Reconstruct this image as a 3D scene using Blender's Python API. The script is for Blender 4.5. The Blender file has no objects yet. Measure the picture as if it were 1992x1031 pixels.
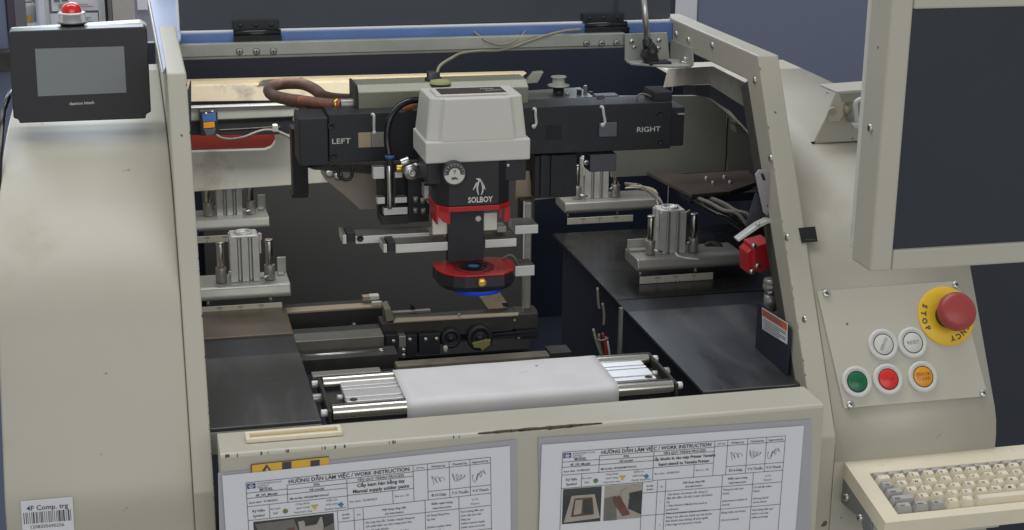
import bpy, bmesh, math, random
from mathutils import Vector, Matrix
random.seed(7)
S = bpy.context.scene
COL = S.collection
PI = math.pi

# ------------------------------------------------------------------ camera, world, lights
FPX, CX, CY, PW, PH = 3091.0, 996.0, 515.5, 1992.0, 1031.0
YAW, PIT, ROL = math.radians(13.527), math.radians(16.913), math.radians(-0.607)
CAM = Vector((-0.060, -1.485, 0.644))


def _axes():
    cy, sy, cp, sp = math.cos(YAW), math.sin(YAW), math.cos(PIT), math.sin(PIT)
    f = Vector((sy * cp, cy * cp, -sp)); r = Vector((cy, -sy, 0)); d = f.cross(r)
    cr, sr = math.cos(ROL), math.sin(ROL)
    return cr * r + sr * d, -sr * r + cr * d, f


AR, AD, AF = _axes()


def at(u, v, x=None, y=None, z=None):
    """where the sight line through a point of the photograph meets the plane x, y or z = const of the machine"""
    d = AR * ((u - CX) / FPX) + AD * ((v - CY) / FPX) + AF
    if x is not None: t = (x - CAM.x) / d.x
    elif y is not None: t = (y - CAM.y) / d.y
    else: t = (z - CAM.z) / d.z
    return CAM + d * t


def slant(u, v):
    """same, on the sloping front of the machine's side frames"""
    d = AR * ((u - CX) / FPX) + AD * ((v - CY) / FPX) + AF
    t = (SY0 - CAM.y + SK * (CAM.z - SZ0)) / (d.y - SK * d.z)
    return CAM + d * t


SY0, SZ0, SK = 0.073, -0.010, 0.577
cam = bpy.data.cameras.new('camera')
cam.sensor_fit = 'HORIZONTAL'; cam.sensor_width = 36.0
cam.lens = FPX / PW * 36.0
cam.clip_start = 0.05; cam.clip_end = 60
co = bpy.data.objects.new('camera', cam); COL.objects.link(co)
M = Matrix((AR, -AD, -AF)).transposed().to_4x4(); M.translation = CAM
co.matrix_world = M
S.camera = co

W = bpy.data.worlds.new('World'); S.world = W; W.use_nodes = True
bg = W.node_tree.nodes['Background']
bg.inputs[0].default_value = (0.93, 0.96, 1.0, 1); bg.inputs[1].default_value = 0.36


def area(name, loc, target, sx, sy, power, color):
    l = bpy.data.lights.new(name, 'AREA'); l.shape = 'RECTANGLE'; l.size = sx; l.size_y = sy
    l.energy = power; l.color = color
    o = bpy.data.objects.new(name, l); COL.objects.link(o); o.location = loc
    o.rotation_euler = (Vector(target) - Vector(loc)).to_track_quat('-Z', 'Y').to_euler()
    return o


area('ceiling_light', (-0.1, 0.75, 2.8), (-0.1, 0.75, 0), 3.4, 0.9, 50, (0.97, 0.98, 1.0))
area('ceiling_light', (-0.1, 2.9, 2.7), (-0.1, 2.9, 0), 3.2, 0.40, 30, (0.97, 0.98, 1.0))
area('window_light', (-0.2, 4.9, 1.7), (0.1, 0, 0.5), 4.6, 2.2, 120, (0.76, 0.87, 1.0))
area('room_light', (0.5, -4.2, 1.7), (0.3, 0.3, 0.1), 5.0, 2.2, 62, (1.0, 0.985, 0.95))
area('interior_fill_light', (0.33, 0.66, 0.318), (0.33, 0.98, 0.02), 0.62, 0.04, 1.15, (1.0, 0.97, 0.92))  # unseen lamp added to brighten the rear of the interior
S.view_settings.view_transform = 'Standard'; S.view_settings.look = 'None'
S.view_settings.exposure = 0; S.view_settings.gamma = 1


# ------------------------------------------------------------------ materials
def lin(c):
    c /= 255.0
    return c / 12.92 if c <= 0.04045 else ((c + 0.055) / 1.055) ** 2.4


def C3(r, g, b): return (lin(r), lin(g), lin(b), 1)


def mat(name, rgb, rough=0.5, metal=0.0, var=0.06, vscale=18, bump=0.0, bscale=220, speck=None, coat=0.0, stretch=None,
        rvar=0.0, stain=None, emit=0.0):
    m = bpy.data.materials.new(name); m.use_nodes = True
    nt = m.node_tree; N = nt.nodes; L = nt.links; p = N['Principled BSDF']
    tc = N.new('ShaderNodeTexCoord'); mp = N.new('ShaderNodeMapping'); L.new(tc.outputs['Object'], mp.inputs[0])
    if stretch: mp.inputs['Scale'].default_value = stretch
    col = C3(*rgb)
    n = N.new('ShaderNodeTexNoise'); n.inputs['Scale'].default_value = vscale; n.inputs['Detail'].default_value = 6
    L.new(mp.outputs[0], n.inputs['Vector'])
    cr = N.new('ShaderNodeMapRange'); cr.inputs[1].default_value = 0.25; cr.inputs[2].default_value = 0.75
    cr.inputs[3].default_value = 1 - var; cr.inputs[4].default_value = 1 + var
    L.new(n.outputs[0], cr.inputs[0])
    mx = N.new('ShaderNodeVectorMath'); mx.operation = 'SCALE'; mx.inputs[0].default_value = col[:3]
    L.new(cr.outputs[0], mx.inputs['Scale'])
    out = mx.outputs[0]
    if stain:                                   # broad dirty patches: (rgb, scale, threshold, softness)
        s = N.new('ShaderNodeTexNoise'); s.inputs['Scale'].default_value = stain[1]; s.inputs['Detail'].default_value = 8
        s.inputs['Roughness'].default_value = 0.65
        L.new(mp.outputs[0], s.inputs['Vector'])
        r = N.new('ShaderNodeMapRange'); r.inputs[1].default_value = stain[2]; r.inputs[2].default_value = stain[2] + stain[3]
        r.inputs[4].default_value = 0.8
        L.new(s.outputs[0], r.inputs[0])
        mm = N.new('ShaderNodeMix'); mm.data_type = 'RGBA'; L.new(r.outputs[0], mm.inputs['Factor'])
        L.new(out, mm.inputs['A']); mm.inputs['B'].default_value = C3(*stain[0]); out = mm.outputs['Result']
    if speck:                                   # small chips: (rgb, scale, threshold)
        s = N.new('ShaderNodeTexNoise'); s.inputs['Scale'].default_value = speck[1]; s.inputs['Detail'].default_value = 2
        L.new(tc.outputs['Object'], s.inputs['Vector'])
        r = N.new('ShaderNodeMapRange'); r.inputs[1].default_value = speck[2]; r.inputs[2].default_value = speck[2] + 0.03
        L.new(s.outputs[0], r.inputs[0])
        mm = N.new('ShaderNodeMix'); mm.data_type = 'RGBA'; L.new(r.outputs[0], mm.inputs['Factor'])
        L.new(out, mm.inputs['A']); mm.inputs['B'].default_value = C3(*speck[0]); out = mm.outputs['Result']
    L.new(out, p.inputs['Base Color'])
    p.inputs['Roughness'].default_value = rough; p.inputs['Metallic'].default_value = metal
    if rvar:
        r = N.new('ShaderNodeMapRange'); r.inputs[1].default_value = 0.3; r.inputs[2].default_value = 0.7
        r.inputs[3].default_value = max(0.03, rough - rvar); r.inputs[4].default_value = min(1, rough + rvar)
        L.new(n.outputs[0], r.inputs[0]); L.new(r.outputs[0], p.inputs['Roughness'])
    if coat: p.inputs['Coat Weight'].default_value = coat; p.inputs['Coat Roughness'].default_value = 0.08
    if bump:
        b = N.new('ShaderNodeTexNoise'); b.inputs['Scale'].default_value = bscale; b.inputs['Detail'].default_value = 3
        L.new(mp.outputs[0], b.inputs['Vector'])
        bp = N.new('ShaderNodeBump'); bp.inputs['Strength'].default_value = bump; bp.inputs['Distance'].default_value = 0.002
        L.new(b.outputs[0], bp.inputs['Height']); L.new(bp.outputs[0], p.inputs['Normal'])
    if emit:
        p.inputs['Emission Color'].default_value = col; p.inputs['Emission Strength'].default_value = emit
    return m


PAINT = mat('cream_paint', (181, 177, 162), 0.44, var=0.035, vscale=7, bump=0.05, bscale=420, speck=((92, 84, 72), 55, 0.745),
            stain=((160, 153, 134), 7, 0.58, 0.22), rvar=0.06)
PAINT_D = mat('cream_paint_door', (187, 183, 168), 0.42, var=0.035, vscale=9, bump=0.05, bscale=420, speck=((48, 44, 40), 62, 0.75))
PAINT_I = mat('cream_paint_inner', (214, 213, 202), 0.5, var=0.05, vscale=14, stain=((150, 140, 118), 12, 0.58, 0.2))
CREAMPL = mat('cream_plastic', (228, 219, 194), 0.42, var=0.04, vscale=30, stain=((196, 182, 146), 30, 0.6, 0.2))
KEYC = mat('cream_key_plastic', (228, 220, 198), 0.48, var=0.05, vscale=60, stain=((188, 174, 140), 70, 0.6, 0.2))
KEYG = mat('grey_key_plastic', (176, 174, 172), 0.48, var=0.05, vscale=60)
WHITEPL = mat('white_plastic', (204, 203, 194), 0.38, var=0.02, vscale=12, bump=0.03, bscale=500)
TIE = mat('nylon_white', (205, 205, 200), 0.45, var=0.03)
TIEW = mat('edge_highlight_white', (238, 240, 244), 0.3, var=0.02)
BLACK = mat('black_plastic', (38, 38, 42), 0.42, var=0.12, vscale=30, bump=0.04, bscale=500)
BLACKM = mat('black_anodised', (34, 36, 42), 0.5, metal=0.0, var=0.18, vscale=24, bump=0.05, bscale=350, stain=((56, 54, 52), 16, 0.62, 0.2))
BLACKG = mat('black_gloss', (22, 23, 26), 0.25, var=0.1)
DARKV = mat('dark_interior_paint', (36, 41, 56), 0.6, var=0.12, vscale=8)
NAVY = mat('dark_blue_panel', (37, 44, 62), 0.5, var=0.08, vscale=6)
GREYD = mat('dark_grey_sheet', (80, 80, 80), 0.55, var=0.06, vscale=10, bump=0.03, bscale=300)
ALU = mat('aluminium', (212, 212, 208), 0.38, metal=0.35, var=0.08, vscale=14, stretch=(1, 8, 8), rvar=0.08)
ALUB = mat('bright_aluminium', (222, 222, 222), 0.3, metal=0.4, var=0.05, vscale=14, stretch=(1, 9, 9))
GALV = mat('galvanised_steel', (172, 174, 166), 0.42, metal=0.35, var=0.12, vscale=22, rvar=0.1, stain=((150, 132, 150), 9, 0.6, 0.2))
DIRTM = mat('dirty_metal', (128, 122, 108), 0.5, metal=0.2, var=0.2, vscale=26, stain=((70, 64, 56), 20, 0.52, 0.2))
GRIME = mat('grimy_metal', (92, 90, 84), 0.55, metal=0.2, var=0.25, vscale=40, stain=((54, 51, 47), 40, 0.5, 0.2))
TAN = mat('tan_metal', (172, 158, 134), 0.5, metal=0.25, var=0.1, vscale=18, stain=((112, 100, 82), 24, 0.6, 0.15))
PLATE = mat('dark_steel_plate', (86, 87, 89), 0.40, metal=0.6, var=0.3, vscale=9, rvar=0.2, bump=0.03, bscale=160, stretch=(2.2, .6, 1),
            stain=((112, 108, 102), 9, 0.55, 0.2))
STEEL = mat('bright_steel', (206, 204, 196), 0.2, metal=1.0, var=0.05, vscale=10, stretch=(1, 14, 14))
STEELR = mat('dull_steel', (158, 156, 150), 0.36, metal=0.45, var=0.12, vscale=30)
SCREWM = mat('screw_steel', (200, 200, 198), 0.28, metal=0.9, var=0.08, vscale=60)
DARKM = mat('dark_dirty_metal', (60, 59, 56), 0.5, metal=0.3, var=0.3, vscale=30, bump=0.12, bscale=160, stain=((92, 84, 72), 26, 0.6, 0.2))
PAPER = mat('white_paper', (222, 222, 226), 0.75, var=0.015, vscale=5)
PAPERR = mat('cleaning_paper', (214, 213, 214), 0.85, var=0.04, vscale=24, bump=0.08, bscale=300, stain=((206, 206, 208), 30, 0.62, 0.2))
SLEEVE = mat('grey_sleeve', (172, 172, 178), 0.28, var=0.04, vscale=8)
INK = mat('print_ink', (72, 72, 77), 0.7, var=0.02)
INKG = mat('print_ink_grey', (112, 112, 118), 0.7, var=0.02)
INKB = mat('print_blue', (40, 74, 132), 0.6, var=0.02)
INKBL = mat('pen_blue_grey', (92, 98, 124), 0.6, var=0.02)
PGREEN = mat('print_green', (102, 130, 72), 0.6)
PYEL = mat('print_yellow', (214, 176, 82), 0.6)
PSKY = mat('print_sky_blue', (76, 124, 176), 0.6)
RED = mat('red_anodised', (176, 36, 40), 0.3, metal=0.0, var=0.08, vscale=14)
REDP = mat('red_plastic', (186, 40, 46), 0.4, var=0.06)
REDD = mat('dull_red_panel', (150, 52, 40), 0.5, var=0.1)
ESTOP = mat('red_mushroom', (160, 62, 60), 0.38, var=0.05)
REDL = mat('red_lens', (222, 26, 20), 0.14, var=0.05, coat=0.6)
YEL = mat('yellow_plastic', (232, 188, 40), 0.42, var=0.03)
GREENB = mat('green_button', (12, 104, 66), 0.3, var=0.05)
REDB = mat('red_button', (214, 44, 40), 0.3, var=0.04)
ORANGEB = mat('orange_button', (226, 150, 34), 0.3, var=0.04)
WHITEB = mat('white_button', (206, 206, 200), 0.35, var=0.03)
BRASS = mat('brass', (212, 176, 92), 0.28, metal=0.9, var=0.06)
BLUE = mat('blue_plastic', (66, 104, 160), 0.42, var=0.05)
BLUES = mat('blue_film', (100, 132, 190), 0.4, var=0.08, vscale=20)
PALEB = mat('window_tinted_paint', (158, 172, 204), 0.4, var=0.02)
BLUEL = mat('blue_led_ring', (36, 70, 210), 0.35, var=0.05, emit=0.10)
BLUELENS = mat('blue_lens', (60, 130, 190), 0.12, var=0.05, coat=0.5)
ORANGEC = mat('orange_braid', (176, 106, 72), 0.6, var=0.3, vscale=90, bump=0.4, bscale=420, stain=((84, 76, 70), 16, 0.47, 0.12))
BRAID = mat('grey_brown_braid', (112, 78, 66), 0.6, var=0.3, vscale=90, bump=0.4, bscale=420, stain=((78, 84, 78), 16, 0.5, 0.2))
GREYC = mat('grey_cable', (120, 114, 108), 0.5, var=0.1)
CORD = mat('pale_cord', (150, 148, 124), 0.7, var=0.12, vscale=80)
GLASSD = mat('smoked_acrylic', (62, 68, 74), 0.16, var=0.05, vscale=4, coat=0.3)
SCREEN = mat('lcd_screen', (48, 53, 62), 0.26, var=0.06, vscale=3, rvar=0.06, stain=((62, 66, 74), 5, .6, .25))
SCREENG = mat('lcd_screen_grey', (134, 140, 142), 0.3, var=0.01, vscale=3)
HMIB = mat('charcoal_bezel', (50, 50, 54), 0.36, var=0.04, vscale=10)
RUBBER = mat('rubber_seal', (70, 66, 62), 0.8, var=0.1, vscale=60)
GREENISH = mat('olive_grey_panel', (112, 114, 106), 0.55, var=0.3, vscale=5)
WARN = mat('warning_orange', (226, 110, 40), 0.5)
WARNY = mat('warning_yellow', (226, 180, 66), 0.5, var=0.04)
PARTI = mat('blue_grey_partition', (104, 112, 134), 0.42, var=0.04, vscale=3)
WALLM = mat('grey_white_wall', (206, 206, 210), 0.7, var=0.02, vscale=3)
FLOORM = mat('floor_vinyl', (170, 172, 170), 0.5, var=0.05, vscale=4)
COLUMN = mat('pillar_paint', (184, 176, 166), 0.6, var=0.04, vscale=10, stain=((160, 152, 142), 10, 0.56, 0.15))
PH1 = mat('photo_dark', (62, 64, 62), 0.5, var=0.25, vscale=60)
PH2 = mat('photo_mid', (112, 110, 104), 0.5, var=0.2, vscale=50)
PH3 = mat('photo_light', (166, 160, 150), 0.5, var=0.15, vscale=50)
PH4 = mat('photo_brown', (104, 74, 64), 0.5, var=0.25, vscale=70)


# ------------------------------------------------------------------ building helpers
def root_loc(o):
    v = Vector((0, 0, 0))
    while o is not None:
        v += o.location; o = o.parent
    return v


class MB:
    """collects shapes and links them as ONE mesh object"""
    def __init__(s): s.bm = bmesh.new(); s.mi = 0; s.sm = False

    def m(s, i): s.mi = i; return s

    def _fin(s, faces, smooth=False):
        for f in faces: f.material_index = s.mi; f.smooth = smooth

    def _bev(s, verts, w, seg=2):
        if w <= 0: return
        es = list({e for v in verts for e in v.link_edges})
        r = bmesh.ops.bevel(s.bm, geom=es, offset=w, segments=seg, profile=0.5, affect='EDGES', clamp_overlap=True)
        for f in r['faces']: f.material_index = s.mi

    def prism(s, pts, vec, bev=0.0, seg=2):
        """closed outline (3-D points) pushed along vec"""
        vec = Vector(vec); a = [s.bm.verts.new(p) for p in pts]; b = [s.bm.verts.new(Vector(p) + vec) for p in pts]
        n = len(pts); fs = [s.bm.faces.new(a), s.bm.faces.new(list(reversed(b)))]
        for i in range(n):
            fs.append(s.bm.faces.new((a[i], b[i], b[(i + 1) % n], a[(i + 1) % n])))
        s._fin(fs); bmesh.ops.recalc_face_normals(s.bm, faces=fs)
        s._bev(a + b, bev, seg); return s

    def box(s, x0, x1, y0, y1, z0, z1, bev=0.0, seg=2):
        return s.prism([(x0, y0, z0), (x1, y0, z0), (x1, y0, z1), (x0, y0, z1)], (0, y1 - y0, 0), bev, seg)

    def px(s, pts, y, dep, bev=0.0):
        """outline read on the plane y, pushed back by dep"""
        return s.prism([at(u, v, y=y) for u, v in pts], (0, dep, 0), bev)

    def pz(s, pts, z, th, bev=0.0):
        """outline read on the horizontal plane z, pushed down by th"""
        return s.prism([at(u, v, z=z) for u, v in pts], (0, 0, -th), bev)

    def pxx(s, pts, x, th, bev=0.0):
        return s.prism([at(u, v, x=x) for u, v in pts], (th, 0, 0), bev)

    def bx(s, u0, v0, u1, v1, y, dep, bev=0.0):
        """axis-aligned box whose front face on plane y fills the given span"""
        um, vm = (u0 + u1) / 2, (v0 + v1) / 2
        return s.box(at(u0, vm, y=y).x, at(u1, vm, y=y).x, y, y + dep, at(um, v1, y=y).z, at(um, v0, y=y).z, bev)

    def cyl(s, p, q, r, r2=None, seg=20, caps=True, bev=0.0):
        p, q = Vector(p), Vector(q); r2 = r if r2 is None else r2
        d = (q - p).normalized(); a = d.orthogonal().normalized(); b = d.cross(a)
        A = [s.bm.verts.new(p + (a * math.cos(t) + b * math.sin(t)) * r) for t in [2 * PI * i / seg for i in range(seg)]]
        B = [s.bm.verts.new(q + (a * math.cos(t) + b * math.sin(t)) * r2) for t in [2 * PI * i / seg for i in range(seg)]]
        fs = [s.bm.faces.new((A[i], A[(i + 1) % seg], B[(i + 1) % seg], B[i])) for i in range(seg)]
        s._fin(fs, True)
        if caps:
            c = [s.bm.faces.new(list(reversed(A))), s.bm.faces.new(B)]; s._fin(c)
            if bev:
                es = [e for f in c for e in f.edges]
                rr = bmesh.ops.bevel(s.bm, geom=es, offset=bev, segments=2, profile=0.5, affect='EDGES', clamp_overlap=True)
                s._fin(rr['faces'], True)
        return s

    def lathe(s, o, axis, prof, seg=28):
        """profile of (radius, height) turned about axis from o"""
        o, d = Vector(o), Vector(axis).normalized(); a = d.orthogonal().normalized(); b = d.cross(a); rings = []
        for r, h in prof:
            if r < 1e-6: rings.append([s.bm.verts.new(o + d * h)])
            else: rings.append([s.bm.verts.new(o + d * h + (a * math.cos(t) + b * math.sin(t)) * r) for t in [2 * PI * i / seg for i in range(seg)]])
        fs = []
        for A, B in zip(rings, rings[1:]):
            for i in range(seg):
                j = (i + 1) % seg
                if len(A) == 1 and len(B) == 1: continue
                if len(A) == 1: fs.append(s.bm.faces.new((A[0], B[j], B[i])))
                elif len(B) == 1: fs.append(s.bm.faces.new((A[i], A[j], B[0])))
                else: fs.append(s.bm.faces.new((A[i], A[j], B[j], B[i])))
        s._fin(fs, True); s.sm = True; return s

    def tube(s, pts, r, seg=8, sub=6, close=True):
        P = [Vector(p) for p in pts]; path = []
        if sub > 1 and len(P) > 2:
            for i in range(len(P) - 1):
                p0, p1, p2, p3 = P[max(i - 1, 0)], P[i], P[i + 1], P[min(i + 2, len(P) - 1)]
                for k in range(sub):
                    t = k / sub
                    path.append(0.5 * ((2 * p1) + (p2 - p0) * t + (2 * p0 - 5 * p1 + 4 * p2 - p3) * t * t + (3 * p1 - p0 - 3 * p2 + p3) * t ** 3))
            path.append(P[-1])
        else: path = P
        rings = []; a = None; n = len(path)
        for i, p in enumerate(path):
            d = (path[min(i + 1, n - 1)] - path[max(i - 1, 0)]).normalized()
            a = d.orthogonal().normalized() if a is None else (a - d * a.dot(d)).normalized()
            b = d.cross(a); rr = r(i / (n - 1)) if callable(r) else r
            rings.append([s.bm.verts.new(p + (a * math.cos(t) + b * math.sin(t)) * rr) for t in [2 * PI * k / seg for k in range(seg)]])
        fs = []
        for A, B in zip(rings, rings[1:]):
            for i in range(seg): fs.append(s.bm.faces.new((A[i], A[(i + 1) % seg], B[(i + 1) % seg], B[i])))
        s._fin(fs, True); c = [s.bm.faces.new(list(reversed(rings[0]))), s.bm.faces.new(rings[-1])]; s._fin(c)
        return s

    def face(s, pts):
        f = s.bm.faces.new([s.bm.verts.new(p) for p in pts]); s._fin([f]); return s

    def text(s, body, o, R, U, size, align='LEFT', bold=0.0, sx=1.0):
        """lettering lying in the plane of R (right) and U (up), baseline at o"""
        cu = bpy.data.curves.new('lettering', 'FONT'); cu.body = body; cu.size = size; cu.align_x = align
        cu.offset = bold; cu.resolution_u = 2
        t = bpy.data.objects.new('lettering', cu); COL.objects.link(t)
        me = t.to_mesh(); o, R, U = Vector(o), Vector(R), Vector(U)
        vs = [s.bm.verts.new(o + R * (v.co.x * sx) + U * v.co.y) for v in me.vertices]; fs = []
        for p in me.polygons:
            try: fs.append(s.bm.faces.new([vs[i] for i in p.vertices]))
            except ValueError: pass
        s._fin(fs); t.to_mesh_clear(); bpy.data.objects.remove(t); bpy.data.curves.remove(cu)
        return s

    def build(s, name, mats, parent=None, smooth_angle=None):
        if not isinstance(mats, (list, tuple)): mats = [mats]
        off = root_loc(parent) if parent is not None else Vector((0, 0, 0))
        me = bpy.data.meshes.new(name); s.bm.verts.index_update()
        if off.length: bmesh.ops.translate(s.bm, verts=s.bm.verts, vec=-off)
        s.bm.to_mesh(me); s.bm.free()
        for x in mats: me.materials.append(x)
        o = bpy.data.objects.new(name, me); COL.objects.link(o)
        if parent is not None: o.parent = parent
        return o


def tag(o, label, cat, group=None):
    o['label'] = label; o['category'] = cat
    if group: o['group'] = group
    return o


def thing(name, label, cat, loc, group=None):
    o = bpy.data.objects.new(name, None); COL.objects.link(o); o.location = loc; o.empty_display_size = 0.02
    return tag(o, label, cat, group)


def struct(o): o['kind'] = 'structure'; return o


def copy_tree(o, parent=None):
    c = o.copy(); COL.objects.link(c)
    if parent is not None: c.parent = parent
    for ch in [k for k in S.objects if k.parent == o]: copy_tree(ch, c)
    return c


def mid(*p): return sum((Vector(q) for q in p), Vector()) / len(p)


def screw(p, n, r, parent, name='screw', h=0.0025, m=None, cross=True):
    """pan-head screw at p facing n, with its cross recess"""
    n = Vector(n).normalized(); b = MB(); b.m(0).lathe(Vector(p), n, [(r, 0), (r, h * .5), (r * .8, h * .9), (r * .35, h), (0, h)], 14)
    if cross:
        a = n.orthogonal().normalized(); c = n.cross(a); q = Vector(p) + n * (h + .0002)
        b.m(1)
        for u, v in ((a, c), (c, a)):
            b.face([q + u * r * .5 + v * r * .12, q - u * r * .5 + v * r * .12, q - u * r * .5 - v * r * .12, q + u * r * .5 - v * r * .12])
    return b.build(name, [m or SCREWM, BLACK], parent)


X, Y, Z = Vector((1, 0, 0)), Vector((0, 1, 0)), Vector((0, 0, 1))
SU = Vector((0, SK, 1)).normalized()                 # up along the sloping front
SN = Vector((0, -1, SK)).normalized()                # out of the sloping front


def sl(x, z, out=0.0): return Vector((x, SY0 + SK * (z - SZ0), z)) + SN * out


# ------------------------------------------------------------------ room behind
struct(MB().box(-6, 6, -3, 6, -1.25, -1.2).build('floor', FLOORM))
struct(MB().box(-6, 6, 5.2, 5.3, -1.2, 3.2).build('back_wall', WALLM))

t = thing('partition_panel', 'large blue grey panel standing behind the sloping cover at upper right', 'partition', (2.2, 1.9, -1.2))
MB().box(at(1355, 50, y=1.9).x, 3.6, 1.9, 1.96, -1.15, 2.3, 0.004).build('panel', PARTI, t)
MB().box(at(1300, 50, y=1.9).x, at(1355, 50, y=1.9).x - .0006, 1.895, 1.965, -1.2, 2.3, 0.004).build('edge_post', WALLM, t)

t = thing('partition_shade_box', 'dark box added for the shaded lower partition, behind the console beneath the monitor', 'cabinet', (1.5, 1.3, -1.2))  # added box, its dark colour stands for shade on the lower partition
b = MB(); b.box(at(1862, 700, y=1.25).x, 2.6, 1.25, 1.8, -1.2, at(1900, 470, y=1.25).z, .004); b.build('body', mat('partition_shade_paint', (48, 52, 62), .5, var=.06, vscale=3), t)

# ------------------------------------------------------------------ side frames and covers
ZT = 0.336


def frame(name, label, x0, x1, foot=None, cat='side frame'):
    t = thing(name, label, cat, (x0, SY0, SZ0))
    b = MB(); yt = SY0 + SK * (ZT - SZ0)
    w = 0.030
    outer = [(SY0 + SK * (-0.06 - SZ0), -0.06), (yt, ZT), (0.63, ZT)]
    if foot: outer = [(outer[0][0], foot)] + outer
    inner = [(0.63, ZT - 0.034), (yt + 0.030, ZT - 0.034), (SY0 + SK * (-0.06 - SZ0) + 0.034, -0.06)]
    if foot: inner.append((inner[-1][0], foot))
    b.prism([(x0, y, z) for y, z in outer + inner], (x1 - x0, 0, 0), 0.0018)
    b.build('frame_bar', PAINT, t)
    return t, yt


tR, YT = frame('cabinet_upright', 'sloping cream side frame of the opening, beside the monitor', 0.660, 0.6865, -0.3)
b = MB()
for k in (0,):
    i0 = Vector((0.6603, SY0 + SK * (-0.06 - SZ0) + 0.0345, -0.06)); i1 = Vector((0.6603, YT + 0.030, ZT - 0.0345))
    b.prism([i0, i1, i1 + Vector((0, 0.022, -0.012)), i0 + Vector((0, 0.024, 0))], (0.010, 0, 0), 0.002)
b.build('rubber_seal', RUBBER, tR)
for (u, v) in ((1386, 88), (1469, 156), (1500, 308), (1532, 462), (1566, 621), (1316, 66), (1340, 78)):
    screw(at(u, v, x=0.660), (-1, 0, 0), 0.0042, tR, cross=False)
# lip of the window cut in the side plate seen under the top bar
b = MB(); b.pxx([(1290, 170), (1299, 134), (1385, 129), (1460, 167), (1457, 213), (1379, 164), (1330, 166)], 0.683, 0.002)
b.build('inner_lip', mat('grey_lip', (150, 148, 138), .5, var=.12, vscale=20, stain=((104, 104, 96), 16, .5, .2)), tR)
b = MB(); b.pxx([(1330, 166.5), (1379, 164.5), (1457, 213.5), (1480, 250), (1478, 290), (1462, 262), (1420, 216), (1380, 190), (1330, 182)], 0.6845, 0.002)
b.build('dark_baffle', DARKV, tR)

tL, _ = frame('cabinet_upright', 'upright cream side frame at the left of the opening, next to the touch panel', -0.0265, -0.0055, -0.3)
MB().prism([(-0.0262, 0.14, -0.29), (-0.0262, 0.14, 0.03), (-0.0262, YT + .006, ZT - .008), (-0.0262, 0.626, ZT - .008), (-0.0262, 1.1, 0.3), (-0.0262, 1.1, -0.29)],
           (0.003, 0, 0)).build('inner_plate', PAINT, tL)


def shell_profile():
    pts = [(SY0 + SK * (z - SZ0) + .0015, z) for z in (-0.030, 0.0, 0.05, 0.09)]
    # rolls back smoothly into the flat top
    P = [(.133, .09), (.152, .122), (.180, .152), (.222, .181), (.270, .204), (.33, .222), (.40, .2345), (.48, .2425), (.6, .247), (.85, .249)]
    return pts[:-1] + P


def shell(b, x0, x1, zlow, ylow, hollow=False, yend=.85):
    pr = shell_profile(); fine = []
    for i in range(len(pr) - 1):
        p0, p1, p2, p3 = [Vector(pr[max(0, min(len(pr) - 1, k))]) for k in (i - 1, i, i + 1, i + 2)]
        for k in range(4):
            s = k / 4
            fine.append(0.5 * ((2 * p1) + (p2 - p0) * s + (2 * p0 - 5 * p1 + 4 * p2 - p3) * s * s + (3 * p1 - p0 - 3 * p2 + p3) * s ** 3))
    fine.append(Vector(pr[-1]))
    if hollow: fine = [p for p in fine if p.x < .75]
    sec = [(ylow, zlow), (ylow, -0.092), (ylow + .0006, -0.0755), (ylow + .0035, -0.0590), (ylow + .0093, -0.0445)] + [(p.x, p.y) for p in fine]
    if hollow:
        inn = []
        for i, q in enumerate(sec):
            a, c = Vector(sec[max(i - 1, 0)]), Vector(sec[min(i + 1, len(sec) - 1)]); d = (c - a).normalized()
            inn.append((q[0] + d.y * .004, q[1] - d.x * .004))
        sec = sec + list(reversed(inn))
    else: sec.append((0.85, zlow))
    A = [b.bm.verts.new((x0, y, z)) for y, z in sec]; B = [b.bm.verts.new((x1, y, z)) for y, z in sec]
    fs = [b.bm.faces.new(list(reversed(A))), b.bm.faces.new(B)]; side = []
    n = len(sec)
    for i in range(n):
        f = b.bm.faces.new((A[i], A[(i + 1) % n], B[(i + 1) % n], B[i])); f.smooth = 1 <= i < len(fine) + 3; side.append(f)
    bmesh.ops.recalc_face_normals(b.bm, faces=fs + side)
    es = [e for f in fs for e in f.edges]
    if not hollow: bmesh.ops.bevel(b.bm, geom=es, offset=0.0025, segments=2, profile=.5, affect='EDGES', clamp_overlap=True)
    if hollow:
        for i, f in enumerate(side):
            if i >= len(sec) // 2: f.material_index = 1
        lo = b.mi; b.m(1).prism([(x1 - .0035, y, z) for y, z in inn[5:]] + [(x1 - .0035, inn[-1][0], zlow)], (.0034, 0, 0)); b.m(lo)
    return b


rnd = random.Random(21)
for tt, x0_, sgn, zs_ in ((tL, -.0055, -1, (-.10, .10)), (tR, .6600, 1, (-.02, .16))):
    b = MB()
    for i in range(16):
        z = rnd.uniform(*zs_) if i < 12 else rnd.uniform(.1, .33); h = rnd.uniform(.0008, .0034); w = rnd.uniform(.0004, .0012)
        p0 = sl(x0_, z, .0003); p1 = sl(x0_, z + h, .0003)
        b.face([p0, p0 + X * sgn * w, p1 + X * sgn * w * .6, p1])
    b.build('paint_chip', BLACK, tt)['kind'] = 'stuff'

tc = thing('left_cover', 'rounded cream machine cover under the touch panel with a barcode sticker', 'machine cover', (-0.12, 0.05, -0.3))
b = MB(); shell(b, -0.2125, -0.0268, -0.30, 0.045); b.build('cover_shell', PAINT, tc)
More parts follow.
